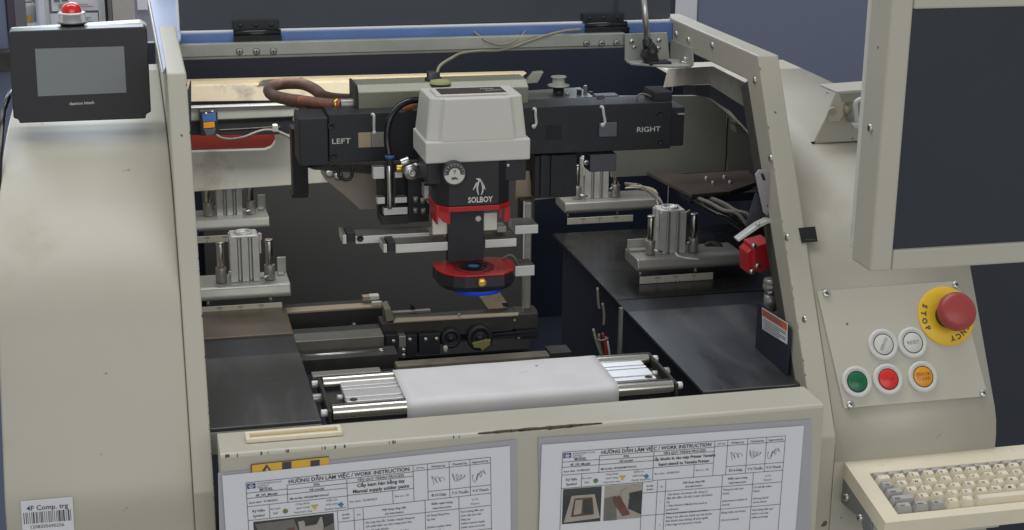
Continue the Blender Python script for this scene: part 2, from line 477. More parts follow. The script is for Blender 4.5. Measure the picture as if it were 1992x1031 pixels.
# barcode sticker near the foot
yl = 0.0445
s0 = MB(); s0.px([(40, 976), (141, 967), (146, 1060), (46, 1068)], yl - .0006, .0005)
st = s0.build('sticker', PAPER, tc)
b = MB(); o = at(52, 994, y=yl - .001); R1 = (at(120, 988.5, y=yl - .001) - o).normalized()
b.text('4F Comp. trg', o, R1, Z, 0.0074, bold=.0001)
xx = 0; rnd = random.Random(3); o = at(47, 1020, y=yl - .001)
while xx < 0.046:
    w = rnd.choice((.0005, .0008, .0014, .0005)); p = o + R1 * xx
    b.face([p, p + R1 * w, p + R1 * w + Z * .0125, p + Z * .0125]); xx += w + rnd.choice((.0006, .0009, .0014))
b.text('1208205690256', at(58, 1029, y=yl - .001), R1, Z, 0.0052)
b.build('print', INK, st)

tr = thing('control_console', 'cream sloping console that carries the push buttons, under the monitor', 'console', (0.79, 0.05, -0.3))
b = MB(); shell(b, 0.6870, 0.8885, -0.30, 0.045, True); b.build('console_body', [PAINT, DARKV], tr)
cp = [slant(1588, 567), slant(1862, 547), slant(1920, 771), slant(1641, 795)]
b = MB(); b.prism([p + SN * .0006 for p in cp], SN * 0.0016, 0.0004); cpan = b.build('button_plate', PAINT_D, tr)
for (u, v) in ((1606, 572), (1858, 555), (1911, 766), (1653, 788)):
    screw(slant(u, v) + SN * .0022, SN, 0.0048, cpan)
b = MB(); c = slant(1554, 441); b.prism([slant(*p) + SN * .0004 for p in ((1553, 444), (1585, 441), (1590, 470), (1559, 473))], SN * .0008)
t = b.build('dark_sticker', BLACKG, tR)
b = MB()
for p in range(7):
    q = slant(1566 + p * 2.7, 467.5) + SN * .0015; b.face([q, q + X * .001, q + X * .001 + SU * .0006, q + SU * .0006])
b.build('print', INKG, t)


# ------------------------------------------------------------------ push buttons and emergency stop
def button(u, v, cap, label, textlines, tilt=0.0, tcol=INKG, ring=None):
    p = slant(u, v) + SN * .0023
    t = thing('push_button', label, 'push button', p, 'push buttons on the console plate')
    MB().lathe(p, SN, [(.0185, 0), (.0185, .0022), (.0172, .0036), (.0142, .0040), (.0137, .0030), (.0126, .0030)], 36).build('bezel', WHITEB, t)
    MB().lathe(p, SN, [(.01255, .0030), (.01255, .0022), (.0115, .0022)], 32).build('gap_ring', BLACK, t)
    c = MB().lathe(p, SN, [(.0116, .0020), (.0116, .0032), (.0108, .0038), (0, .0039)], 32).build('cap', cap, t)
    if textlines:
        b = MB(); Rr = (X * math.cos(tilt) + SU * math.sin(tilt)); Uu = (SU * math.cos(tilt) - X * math.sin(tilt))
        n = len(textlines)
        for i, s in enumerate(textlines):
            b.text(s, p + SN * .0041 + Uu * ((n - 1) * .0026 - i * .0052 - .0018), Rr, Uu, .0058, 'CENTER')
        b.build('lettering', tcol, c)
    return t


button(1664, 744, GREENB, 'green push button, lower left on the console plate', ['START'], tcol=mat('dark_green_print', (8, 66, 44), .5))
button(1724.5, 739, REDB, 'red illuminated push button between the green and the orange one', ['STOP'], tcol=mat('dark_red_print', (160, 26, 26), .5))
button(1792, 734, ORANGEB, 'orange push button with error clear lettering', ['ERROR', 'CLEAR'], tcol=mat('brown_print', (140, 84, 20), .5))
button(1715, 671.5, WHITEB, 'white push button whose lettering is turned askew, above the red one', ['SERVO'], tilt=1.0)
button(1772, 668, WHITEB, 'white push button lettered reset, nearest the emergency stop', ['RESET'], tilt=.06)

p = slant(1838, 616) + SN * .0023
t = thing('emergency_stop', 'red mushroom emergency stop with yellow lettered ring', 'emergency stop', p)
yp = MB().lathe(p, SN, [(.0352, 0), (.0352, .0012), (.0346, .0018), (.012, .0018)], 48).build('yellow_plate', YEL, t)
b = MB()
word = [('S', 158), ('T', 174), ('O', 191), ('P', 208), ('E', 306), ('N', 322), ('C', 289), ('Y', 272)]
word = [('S', 152), ('T', 170), ('O', 188), ('P', 206), ('Y', 277), ('C', 294), ('N', 311), ('E', 327), ('G', 343), ('R', 0), ('E', 17), ('M', 35), ('E', 53)]
for ch, a in word:
    stop = 140 < a < 220
    a = math.radians(a); d = X * math.cos(a) + SU * math.sin(a)
    ri = (SU * math.cos(a) - X * math.sin(a)) if stop else (X * math.sin(a) - SU * math.cos(a))
    up = -d if stop else d                     # STOP reads down with its feet outward, the other word runs clockwise
    o = p + d * (.0318 if stop else .0242)
    b.text(ch, o + SN * .0022, ri, up, .0088, 'CENTER', bold=.0003)
b.build('lettering', INK, yp)
MB().lathe(p, SN, [(.0142, .0012), (.0142, .020), (.0150, .0215)], 32).build('collar', BLACK, t)
MB().lathe(p, SN, [(.0150, .0205), (.0215, .0215), (.0226, .0240), (.0224, .031), (.0206, .0342), (.0150, .0362), (0, .0372)], 44).build('mushroom_head', ESTOP, t)

# ------------------------------------------------------------------ front door with its work instructions
td = thing('front_door', 'cream front door panel below the opening, top edge chipped', 'door panel', (0.324, 0, -0.4))
b = MB()
sec = [(0.058, -0.4), (0.0, -0.4), (0.0, -0.004), (0.0012, -0.0012), (0.004, 0.0), (0.055, 0.0), (0.058, -0.003)]
b.prism([(0.0005, y, z) for y, z in sec], (0.6475, 0, 0), 0.0006); b.build('panel', PAINT_D, td)
# torn strip along the front edge
b = MB(); rnd = random.Random(5); up, dn = [], []
n = 26
for i in range(n + 1):
    s = i / n; u = 927 + (1170 - 927) * s; v = 836.5 - 16.5 * s
    q = at(u, v, z=0.0005); h = .0019 * (1 - abs(2 * s - 1) ** 3) * rnd.uniform(.4, 1)
    up.append(Vector((q.x, h * 1.6 + .0005, .0004))); dn.append(Vector((q.x, -.0006, -.0008 - h * rnd.uniform(.4, 1.2))))
for i in range(n):
    m0 = Vector((up[i].x, -.0007, .0003)); m1 = Vector((up[i + 1].x, -.0007, .0003))
    b.face([m0, m1, up[i + 1], up[i]]); b.face([dn[i], dn[i + 1], m1, m0])
b.build('chipped_edge', mat('bare_chip', (84, 78, 68), .8, var=.4, vscale=260, stain=((30, 27, 24), 110, .5, .08)), td)
b = MB(); rnd = random.Random(11)
for i in range(18):
    q = at(rnd.choice((450, 520, 560, 640, 655, 760, 890)) + rnd.uniform(-14, 14), 870, y=0); x = q.x; w = rnd.uniform(.0006, .0022); h = rnd.uniform(.0000, .0007)
    b.face([(x, -.0003, -.0035 - h), (x + w, -.0003, -.0032 - h * rnd.random()), (x + w * .8, .0008, -.0004), (x + w * .2, .0007, -.0005)])
b.build('edge_chip', BLACK, td)['kind'] = 'stuff'

th = thing('recessed_handle', 'cream plastic recessed handle set in the top of the front door', 'handle', mid(at(480, 855, z=0), at(664, 840, z=0)))
q = [at(476, 851, z=.0), at(662, 831, z=.0), at(665, 846, z=.0), at(480, 866, z=.0)]
x0, x1 = mid(q[0], q[3]).x, mid(q[1], q[2]).x; y0, y1 = mid(q[2], q[3]).y, mid(q[0], q[1]).y
b = MB(); w = .0045; hz = .0052
b.box(x0, x1, y0, y0 + w, .0002, hz, .0012).box(x0, x1, y1 - w, y1, .0002, hz, .0012).box(x0, x0 + w, y0 + w, y1 - w, .0002, hz, .0008).box(x1 - w, x1, y0 + w, y1 - w, .0002, hz, .0008)
b.build('rim', CREAMPL, th)
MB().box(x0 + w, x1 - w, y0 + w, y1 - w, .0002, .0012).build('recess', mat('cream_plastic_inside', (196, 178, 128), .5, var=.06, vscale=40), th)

b = MB(); b.px([(489, 909), (492, 904), (634, 889), (640, 893), (640, 925), (489, 940)], -.0022, .0006)
t = tag(b.build('warning_label', WARNY), 'yellow warning label with black triangle half hidden by a sheet', 'warning label')
b = MB(); yy = -.0026
b.m(0).face([at(504, 925, y=yy), at(532, 922, y=yy), at(519, 903, y=yy)])
b.m(1).face([at(515, 918, y=yy - .0002), at(524, 917, y=yy - .0002), at(519.5, 909, y=yy - .0002)])
b.m(0)
for u in (549, 604):
    b.face([at(u, 915, y=yy), at(u + 18, 913.2, y=yy), at(u + 18, 897.5 - (u - 549) * .06, y=yy), at(u, 899.5 - (u - 549) * .06, y=yy)])
b.px([(488, 903.5), (640, 887.5), (640, 889), (488, 905)], yy, .0002); b.px([(488, 905), (490, 904.6), (490, 940), (488, 940)], yy, .0002)
b.build('pictogram', [INK, WARNY], t)


def sheet(c0, c1, label, title1, title2, code, nphotos, slv, body):
    """laminated landscape sheet: c0, c1 = its upper corners in the photograph"""
    yb = -.0040
    o = at(*c0, y=yb); e = at(*c1, y=yb); Rr = (e - o).normalized(); mm = (e - o).length / 297.0
    Dn = Vector((Rr.z, 0, -Rr.x)); Up = -Dn
    t = thing('work_instruction_sheet', label, 'instruction sheet', o + Dn * .1, 'laminated work instructions on the door')

    def L(x, y, out=0.0): return o + Rr * (x * mm) + Dn * (y * mm) + Vector((0, -out, 0))
    b = MB(); b.prism([at(u, v, y=-.0018) for u, v in slv], (0, .0012, 0)); b.build('sleeve', SLEEVE, t)
    b = MB(); b.prism([L(0, 0), L(297, 0), L(297, 210), L(0, 210)], (0, .0008, 0)); pg = b.build('paper', PAPER, t)
    b = MB(); ep = .0005

    def hl(x0, x1, y, w=.55): b.face([L(x0, y - w / 2, ep), L(x1, y - w / 2, ep), L(x1, y + w / 2, ep), L(x0, y + w / 2, ep)])

    def vl(x, y0, y1, w=.5): b.face([L(x - w / 2, y0, ep), L(x + w / 2, y0, ep), L(x + w / 2, y1, ep), L(x - w / 2, y1, ep)])

    def tx(s, x, y, size, al='CENTER', bold=0.0, sx=1.0): b.text(s, L(x, y, ep), Rr, Up, size * mm, al, bold * mm, sx)
    x_ = [23, 64, 125, 172, 194, 209, 232, 254, 276]
    b.m(0)
    hl(23, 194, 10); hl(194, 276, 10); vl(23, 10, 140); vl(276, 10, 140); vl(194, 10, 51); vl(209, 10, 51); vl(232, 10, 51); vl(254, 10, 51)
    hl(194, 276, 16.5); hl(209, 276, 41.5); hl(125, 276, 51)
    hl(64, 194, 17.2); vl(64, 17.2, 37); vl(125, 17.2, 51)
    hl(23, 64, 21.5); hl(64, 125, 22.3); hl(23, 125, 27.5); hl(125, 194, 22.3); hl(23, 125, 36.5); hl(125, 194, 36); vl(172, 36, 51)
    hl(23, 125, 52); vl(45, 37, 52)
    tx('HƯỚNG DẪN LÀM VIỆC / WORK INSTRUCTION', 128, 15.6, 5.75, bold=.14, sx=1.0)
    tx('MODEL', 43, 20.6, 4.0, bold=.08); tx('P/N', 94, 21.4, 3.9, bold=.08); tx('4F_IVI_Model', 43, 26.6, 3.9, bold=.08)
    tx('All model', 94, 26.6, 3.9, bold=.06); tx('TÊN QUY TRÌNH/ PROCESS', 160, 21.4, 4.0, bold=.06)
    tx(title1, 160, 28.0, body, bold=.14); tx(title2, 160, 34.2, body, bold=.14)
    tx('Mã tài liệu: ' + code, 66, 34.0, 3.1, 'LEFT', .05); tx('Issue date : 01/08/2023', 25, 33.5, 3.1, 'LEFT', .04)
    tx('Rev date : 02/08/2023', 127, 44.5, 3.2, 'LEFT'); tx('Rev no : 00', 174, 44, 3.2, 'LEFT')
    tx('OP No', 201.5, 14.8, 3.2); tx('Written by', 220.5, 14.8, 3.3, bold=.05); tx('Checked by', 243, 14.8, 3.3, bold=.05); tx('Approved by', 265, 14.8, 3.3, bold=.05)
    tx('Đ.H.Giáp', 220.5, 47.8, 4.2, bold=.05); tx('T.V.Thuần', 243, 47.8, 4.2, bold=.05); tx('P.V.Thanh', 265, 47.8, 4.2, bold=.05)
    tx('Ký hiệu', 34, 43.5, 4.0, bold=.06); tx('Symbol', 34, 49, 4.0, bold=.06)
    tx('An toàn', 51, 43, 3.2); tx('Safe', 51, 48, 3.2)
    tx('Công đoạn', 79, 40.6, 3.1); tx('quan trọng', 79, 45, 3.1); tx('Important step', 79, 49.6, 3.1)
    tx('Kiểm tra', 109, 40.2, 3.1); tx('chất lượng', 109, 44.8, 3.1); tx('Quality inspection', 112, 49.8, 3.0)
    # lower table
    vl(114, 52, 150); vl(131, 52, 150); vl(140.5, 52, 150); vl(205.5, 51, 150); vl(241.5, 51, 150); hl(114, 276, 65); hl(114, 276, 92)
    tx('Ký hiệu', 122.5, 58, 2.6, bold=.05); tx('Symbol', 122.5, 62, 2.6, bold=.05); tx('No', 136, 60, 3); tx('1', 136, 78, 3); tx('2', 136, 106, 3)
    tx('Nội dung công việc', 173, 57.6, 3.2, bold=.06); tx('Job information', 173, 62.4, 3.1, bold=.05)
    tx('Điểm quan trọng', 223.5, 57.2, 3.2, bold=.06); tx('Important point', 223.5, 62.2, 3.1, bold=.05); tx('Lý do', 259, 57, 3.1); tx('Reason', 259, 62, 3.1)
    if nphotos == 1:
        rows = ['Khi máy báo lỗi : Solder Supply Request', 'OP phải kiểm tra tình trạng kem hàn', 'còn lại trên khuôn', '(When the error message : Solder', 'Supply appears, check the paste)']
        r2 = ['Sử dụng đúng kem,', 'tay hàn', '', '(Define quality when', 'using paste)']; r3 = ['Ảnh hưởng đến quá', 'trình cấp kem hàn', 'bằng tay.', '(Affect manual supply', 'solder paste process)']
    else:
        rows = ['-Lấy khuôn cho khuôn cần dùng (1)', 'đặt tấm đệm về mặt 2 cạnh của khuôn', '(2)', '( Take Stencil of Model that need to', 'production', 'Take out protection paper at 2 side )']
        r2 = ['Thông tin trên tem', 'khuôn', '', '(Information of label of', 'stencil)']; r3 = ['Có thể lấy nhầm', 'khuôn', '', '(Wrong stencil', 'can be taken)']
    for i, s in enumerate(rows): tx(s, 142.5, 70.2 + i * 4.5, 3.2, 'LEFT', .03)
    for i, s in enumerate(r2): tx(s, 207, 70 + i * 4.5, 3.1, 'LEFT', .03)
    for i, s in enumerate(r3): tx(s, 243, 70 + i * 4.5, 3.0, 'LEFT', .03)
    for i, s in enumerate(['Dùng 2 tay cầm vào thành sau của khuôn', 'đưa khuôn theo hướng về phía người', '(Take edge of stencil by 2 hands,']): tx(s, 142.5, 97.5 + i * 4.5, 3.2, 'LEFT', .03)
    for i, s in enumerate(['Đúng chiều của khuôn', '', '(Correct stencil)']): tx(s, 207, 97.5 + i * 4.5, 3.1, 'LEFT', .03)
    for i, s in enumerate(['Ảnh hưởng đến quá', 'trình in của máy', '(Affect printing)']): tx(s, 243, 97.5 + i * 4.5, 3.0, 'LEFT', .03)
    # maker's block and emblem
    b.m(2); b.face([L(24, 11.4, ep), L(32.5, 11.4, ep), L(32.5, 17.0, ep), L(24, 17.0, ep)])
    b.m(6)
    for s in (-1, 1):
        b.face([L(28.2 + s * .9 - .6, 12.0, 2 * ep), L(28.2 + s * .9 + .5, 12.0, 2 * ep), L(28.2 + s * .9 + .5, 16.4, 2 * ep), L(28.2 + s * .9 - .6, 16.4, 2 * ep)])
    b.face([L(25.2, 13.7, 2 * ep), L(31.4, 13.7, 2 * ep), L(31.4, 14.7, 2 * ep), L(25.2, 14.7, 2 * ep)])
    b.m(1); tx('4P ELECTRONICS CO.,LTD', 34, 13.2, 2.1, 'LEFT', .05); tx('Corporation of', 34, 15.4, 1.9, 'LEFT', .04); tx('Vietnam plant', 34, 17.4, 1.9, 'LEFT', .04)
    # symbols
    b.m(3); b.face([L(61 + 2.7 * math.cos(a), 46 + 2.7 * math.sin(a), ep) for a in [2 * PI * k / 20 for k in range(20)]])
    b.m(4); b.face([L(87.5, 43, ep), L(94.5, 43, ep), L(91, 49, ep)])
    b.m(1); hl(87.2, 94.8, 42.8, .4)
    b.m(5); b.face([L(118, 42.2, ep), L(121, 45.4, ep), L(118, 48.6, ep), L(115, 45.4, ep)])
    # signatures
    b.m(7)
    for cx, seed in ((220.5, 1), (243, 2), (265, 3)):
        r = random.Random(seed); pts = []
        for i in range(49):
            q_ = i / 48
            pts.append((cx - 7.5 + 13 * q_ + 1.9 * math.sin(21 * q_ + seed), 29 + (5.2 - 3.6 * q_) * math.sin((15 + seed * 4) * q_ + seed * 1.3) - (seed == 3) * (q_ - .5) * 8))
        for i in range(48):
            (xa, ya), (xb, yb2) = pts[i], pts[i + 1]; nx, ny = -(yb2 - ya), xb - xa; ll = math.hypot(nx, ny); nx, ny = nx / ll * .22, ny / ll * .22
            b.face([L(xa + nx, ya + ny, ep), L(xb + nx, yb2 + ny, ep), L(xb - nx, yb2 - ny, ep), L(xa - nx, ya - ny, ep)])
    b.build('print', [INK, INKG, INKB, PGREEN, PYEL, PSKY, PAPER, INKBL], pg)

    # printed photographs
    def pic(x0, y0, x1, y1, kind):
        q = MB(); e = .0005

        def F(m, pts, o=e): q.m(m).face([L(x0 + (x1 - x0) * a, y0 + (y1 - y0) * c, o) for a, c in pts])
        if kind == 0:
            F(0, [(0, 0), (1, 0), (1, 1), (0, 1)]); F(1, [(.02, .05), (.5, .03), (.55, .3), (.1, .5)], 2 * e); F(2, [(.55, .1), (.85, .05), (.9, .7), (.6, .8)], 2 * e)
            F(0, [(.62, .02), (.84, .02), (.78, .2), (.64, .22)], 3 * e); F(3, [(.3, .3), (.5, .2), (.52, .8), (.3, .9)], 3 * e); F(1, [(.86, .3), (1, .2), (1, .9), (.88, .95)], 3 * e)
        elif kind == 1:
            F(0, [(0, 0), (1, 0), (1, 1), (0, 1)]); F(2, [(.22, .2), (.82, .2), (.98, .9), (.04, .95)], 2 * e)
            F(3, [(.3, .28), (.76, .28), (.82, .78), (.22, .8)], 3 * e); F(2, [(.32, .32), (.5, .32), (.48, .72), (.28, .74)], 4 * e); F(0, [(.54, .34), (.74, .34), (.78, .74), (.54, .74)], 4 * e)
        else:
            F(2, [(0, 0), (1, 0), (1, 1), (0, 1)]); F(1, [(.0, .35), (.3, .3), (.35, 1), (0, 1)], 2 * e); F(0, [(.66, .25), (1, .2), (1, .9), (.64, .7)], 2 * e)
            F(3, [(.22, .34), (.4, .3), (.5, .5), (.7, .86), (.5, .9), (.25, .5)], 3 * e); F(2, [(.42, .2), (.6, .08), (.66, .4), (.5, .42)], 3 * e)
        q.build('printed_photo', [PH1, PH2, PH3, PH4], pg)
    if nphotos == 1: pic(28, 54, 110, 104, 0)
    else: pic(25, 53, 68, 94, 1); pic(71.5, 53, 114, 94, 2)
    return t


sheet((432, 926), (992, 868), 'laminated work instruction sheet under the yellow warning label, one printed photo', 'Cấp kem hàn bằng tay', 'Manual supply solder paste',
      '4P/QIB/SMT/IWI-07', 1, [(424, 921), (1004, 855), (1007, 1090), (430, 1150)], 5.4)
sheet((1054, 865.5), (1564, 828.5), 'laminated work instruction sheet on the door side nearest the console, two printed photos', 'Lắp khuôn in vào máy Printer Yamaha', 'Input stencil to Yamaha Printer',
      '4P/QIB/SMT/IWI-03', 2, [(1047, 852), (1578, 816), (1576, 1090), (1052, 1140)], 4.6)
#PART2
# ------------------------------------------------------------------ machine hull: bed, rear walls, hood
t = thing('machine_hull', 'dark inside walls and bed of the printing machine behind the opening', 'machine hull', (0.4, 1.2, -0.3))
MB().box(-0.025, 0.8790, 1.20, 1.22, -0.32, 0.312).build('rear_wall', NAVY, t)
MB().box(-0.2045, -0.0255, 1.20, 1.22, -0.32, 0.225).build('rear_wall', NAVY, t)
MB().box(-0.21, 0.884, 0.10, 1.20, -0.32, -0.30).build('bed', DARKV, t)
MB().box(-0.025, 0.655, 1.05, 1.22, 0.3155, 0.3235, .002).build('hood', PAINT, t)
MB().box(-0.025, 0.655, 1.06, 1.22, 0.3240, 0.60, .003).build('glare_blocker', PAINT, t)  # unseen box added to block window glare on the steel plates
MB().box(-0.2095, -0.2045, 0.86, 1.20, -0.30, 0.23).build('side_wall', DARKV, t)
MB().box(0.8795, 0.8845, 0.745, 1.20, -0.30, 0.23).build('side_wall', DARKV, t)
b = MB(); b.bx(400, 350, 1032, 700, 1.02, .012); b.build('grey_sheet', GREYD, t)
b = MB(); b.px([(350, 262), (536, 262), (536, 275), (528, 286), (516, 291), (350, 296)], .812, .004); b.build('red_panel', REDD, t)
b = MB(); b.px([(350, 296), (516, 291), (528, 286), (536, 275), (536, 255), (644, 250), (644, 355), (350, 375)], .80, .012, .001); b.build('white_panel', PAINT_I, t)
b = MB(); b.px([(1190, 188), (1412, 186), (1412, 333), (1190, 345)], .80, .008); b.px([(1414.5, 186), (1490, 184), (1490, 350), (1414.5, 333)], .796, .008); b.build('olive_panel', GREENISH, t)
b = MB(); b.px([(360, 200), (372, 160), (372, 400), (360, 400)], .70, .02); b.build('dark_post', DARKV, t)

t = thing('stencil_frame', 'mottled cream frame bar stretching across the back under the dark band', 'stencil frame', at(700, 180, y=.9))
b = MB(); b.px([(330, 168.2), (1016, 150.2), (1004, 172), (1004, 190), (330, 198)], .900, .02, .0006); b.build('front_bar', mat('mottled_cream', (238, 226, 198), .5, var=.05, vscale=30, stain=((176, 168, 158), 14, .53, .12)), t)
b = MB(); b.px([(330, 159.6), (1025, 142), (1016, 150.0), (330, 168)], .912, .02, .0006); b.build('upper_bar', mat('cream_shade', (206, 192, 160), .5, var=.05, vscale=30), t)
b = MB(); b.px([(1040, 142), (1058, 140), (1046, 161), (1022, 163)], .905, .015, .0006); b.build('end_block', GREENISH, t)
b = MB(); b.px([(513, 158), (590, 153), (596, 160), (500, 168)], .897, .012); b.build('grey_patch', DIRTM, t)

t = thing('guide_channel', 'dull pale metal channel on the left wall above the red slot', 'channel', at(470, 220, y=.75))
b = MB(); b.px([(350, 207), (575, 200), (585, 222), (585, 226), (350, 236)], .75, .006, .001); b.build('flange', GALV, t)
b = MB(); b.px([(350, 237), (600, 226), (600, 258), (536, 262), (350, 263)], .756, .02, .001); b.build('dark_web', BLACKM, t)
b = MB(); b.px([(350, 209), (575, 202), (578, 205), (350, 212)], .744, .012, .0008); b.build('lip', ALU, t)

t = thing('hanging_post', 'short black square post hanging left of the gantry', 'post', at(586, 300, y=.6))
b = MB(); b.bx(569, 250, 599, 378, .60, .03, .0008); b.build('post', BLACKM, t)
b = MB(); b.bx(568, 377, 600, 385, .597, .036, .0008); b.build('foot', BLACKM, t)

t = thing('light_sensor', 'small blue photoelectric sensor with an orange label on the left channel', 'sensor', at(407, 262, y=.735))
b = MB(); b.bx(389, 216, 424, 264, .728, .018, .0015); b.build('housing', BLACK, t)
b = MB(); b.px([(393, 222), (419, 219), (421, 236), (395, 238)], .7272, .002, .0004); b.build('blue_front', BLUE, t)
b = MB(); b.px([(395.5, 239), (417, 237), (418, 248), (396, 250)], .7272, .0015, .0003); b.build('orange_label', ORANGEB, t)
b = MB(); b.px([(396, 252), (420, 250), (417, 262), (401, 264)], .7272, .002, .0005); b.build('grey_foot', mat('slate_plastic', (84, 92, 104), .45), t)
b = MB(); b.cyl(at(401, 220, y=.726), at(401, 220, y=.730), .0014).cyl(at(413, 216.5, y=.726), at(413, 216.5, y=.730), .0012); b.build('screw', SCREWM, t)['kind'] = 'stuff'
b = MB(); b.tube([at(u, v, y=y) for u, v, y in ((420, 262, .73), (432, 269, .72), (450, 271, .71), (475, 267, .70), (500, 257, .70), (520, 253, .70), (540, 256, .69), (562, 266, .66), (578, 278, .60))], .0022, 8)
tag(b.build('sensor_cable', GREYC), 'thin grey cable running from the blue sensor to the gantry', 'cable')
b = MB(); b.tube([at(u, v, y=.755) for u, v in ((424, 253), (480, 250), (528, 247), (545, 247))], .0008, 6); tag(b.build('drive_wire', GREYC), 'fine straight wire above the red slot', 'wire')
b = MB(); b.bx(531, 244, 541, 257, .684, .012, .001); tag(b.build('cable_clip', TIE), 'pale clip holding the sensor cable at the end of the red slot', 'clip')

# ------------------------------------------------------------------ steel plates at both sides
def steel(name, pts, z, label, th=.004):
    b = MB(); b.pz(pts, z, th, .0006); return tag(b.build(name, PLATE), label, 'plate', None)


ZP = -.012
t = thing('feed_plate', 'dark steel feed plate at the left, its near edge behind the front door', 'plate', Vector((.05, .2, ZP)))
b = MB(); b.box(-.005, .1125, .098, .3135, ZP - .004, ZP, .0008); b.build('front_plate', PLATE, t)
b = MB(); b.box(-.005, .1125, .3140, .3855, ZP - .0066, ZP - .0026, .0008); b.build('middle_strip', mat('dark_steel_strip', (60, 62, 66), .44, .55, var=.22, vscale=12, rvar=.1), t)
b = MB(); b.box(-.005, .1125, .3860, .4900, ZP - .004, ZP, .0008); b.build('rear_plate', mat('brown_steel', (112, 102, 90), .42, .55, var=.18, vscale=8, rvar=.1), t)
b = MB(); b.box(-.005, .1125, .0975, .1000, ZP - .030, ZP - .0045, .0006); b.build('folded_lip', GALV, t)
b = MB(); b.box(.1095, .1125, .1005, .4900, ZP - .16, ZP - .007); b.build('skirt', DARKV, t)
t = thing('feed_plate', 'wide dark steel plate at the right under the cylinder clamps', 'plate', Vector((.60, .4, ZP)))
b = MB(); b.box(.5430, .884, .092, .3800, ZP - .004, ZP, .0008); b.build('front_plate', PLATE, t)
b = MB(); b.box(.5430, .884, .3803, .4300, ZP - .0048, ZP - .0008, .0005); b.build('middle_strip', mat('black_steel_strip', (52, 54, 58), .4, .7, var=.2, vscale=12), t)
b = MB(); b.box(.5430, .884, .4305, .7600, ZP - .004, ZP, .0008); b.build('rear_plate', mat('black_steel', (66, 66, 68), .26, .8, var=.2, vscale=10, rvar=.1), t)
b = MB(); b.box(.5430, .884, .0915, .0940, ZP - .030, ZP - .0045, .0006); b.build('folded_lip', GALV, t)
b = MB(); b.box(.5600, .5630, .10, .76, ZP - .28, ZP - .0045); b.build('skirt', DARKV, t)
b = MB(); b.bx(1204, 600, 1211, 720, .33, .006, .0008); b.build('bright_strut', GREENISH, t)


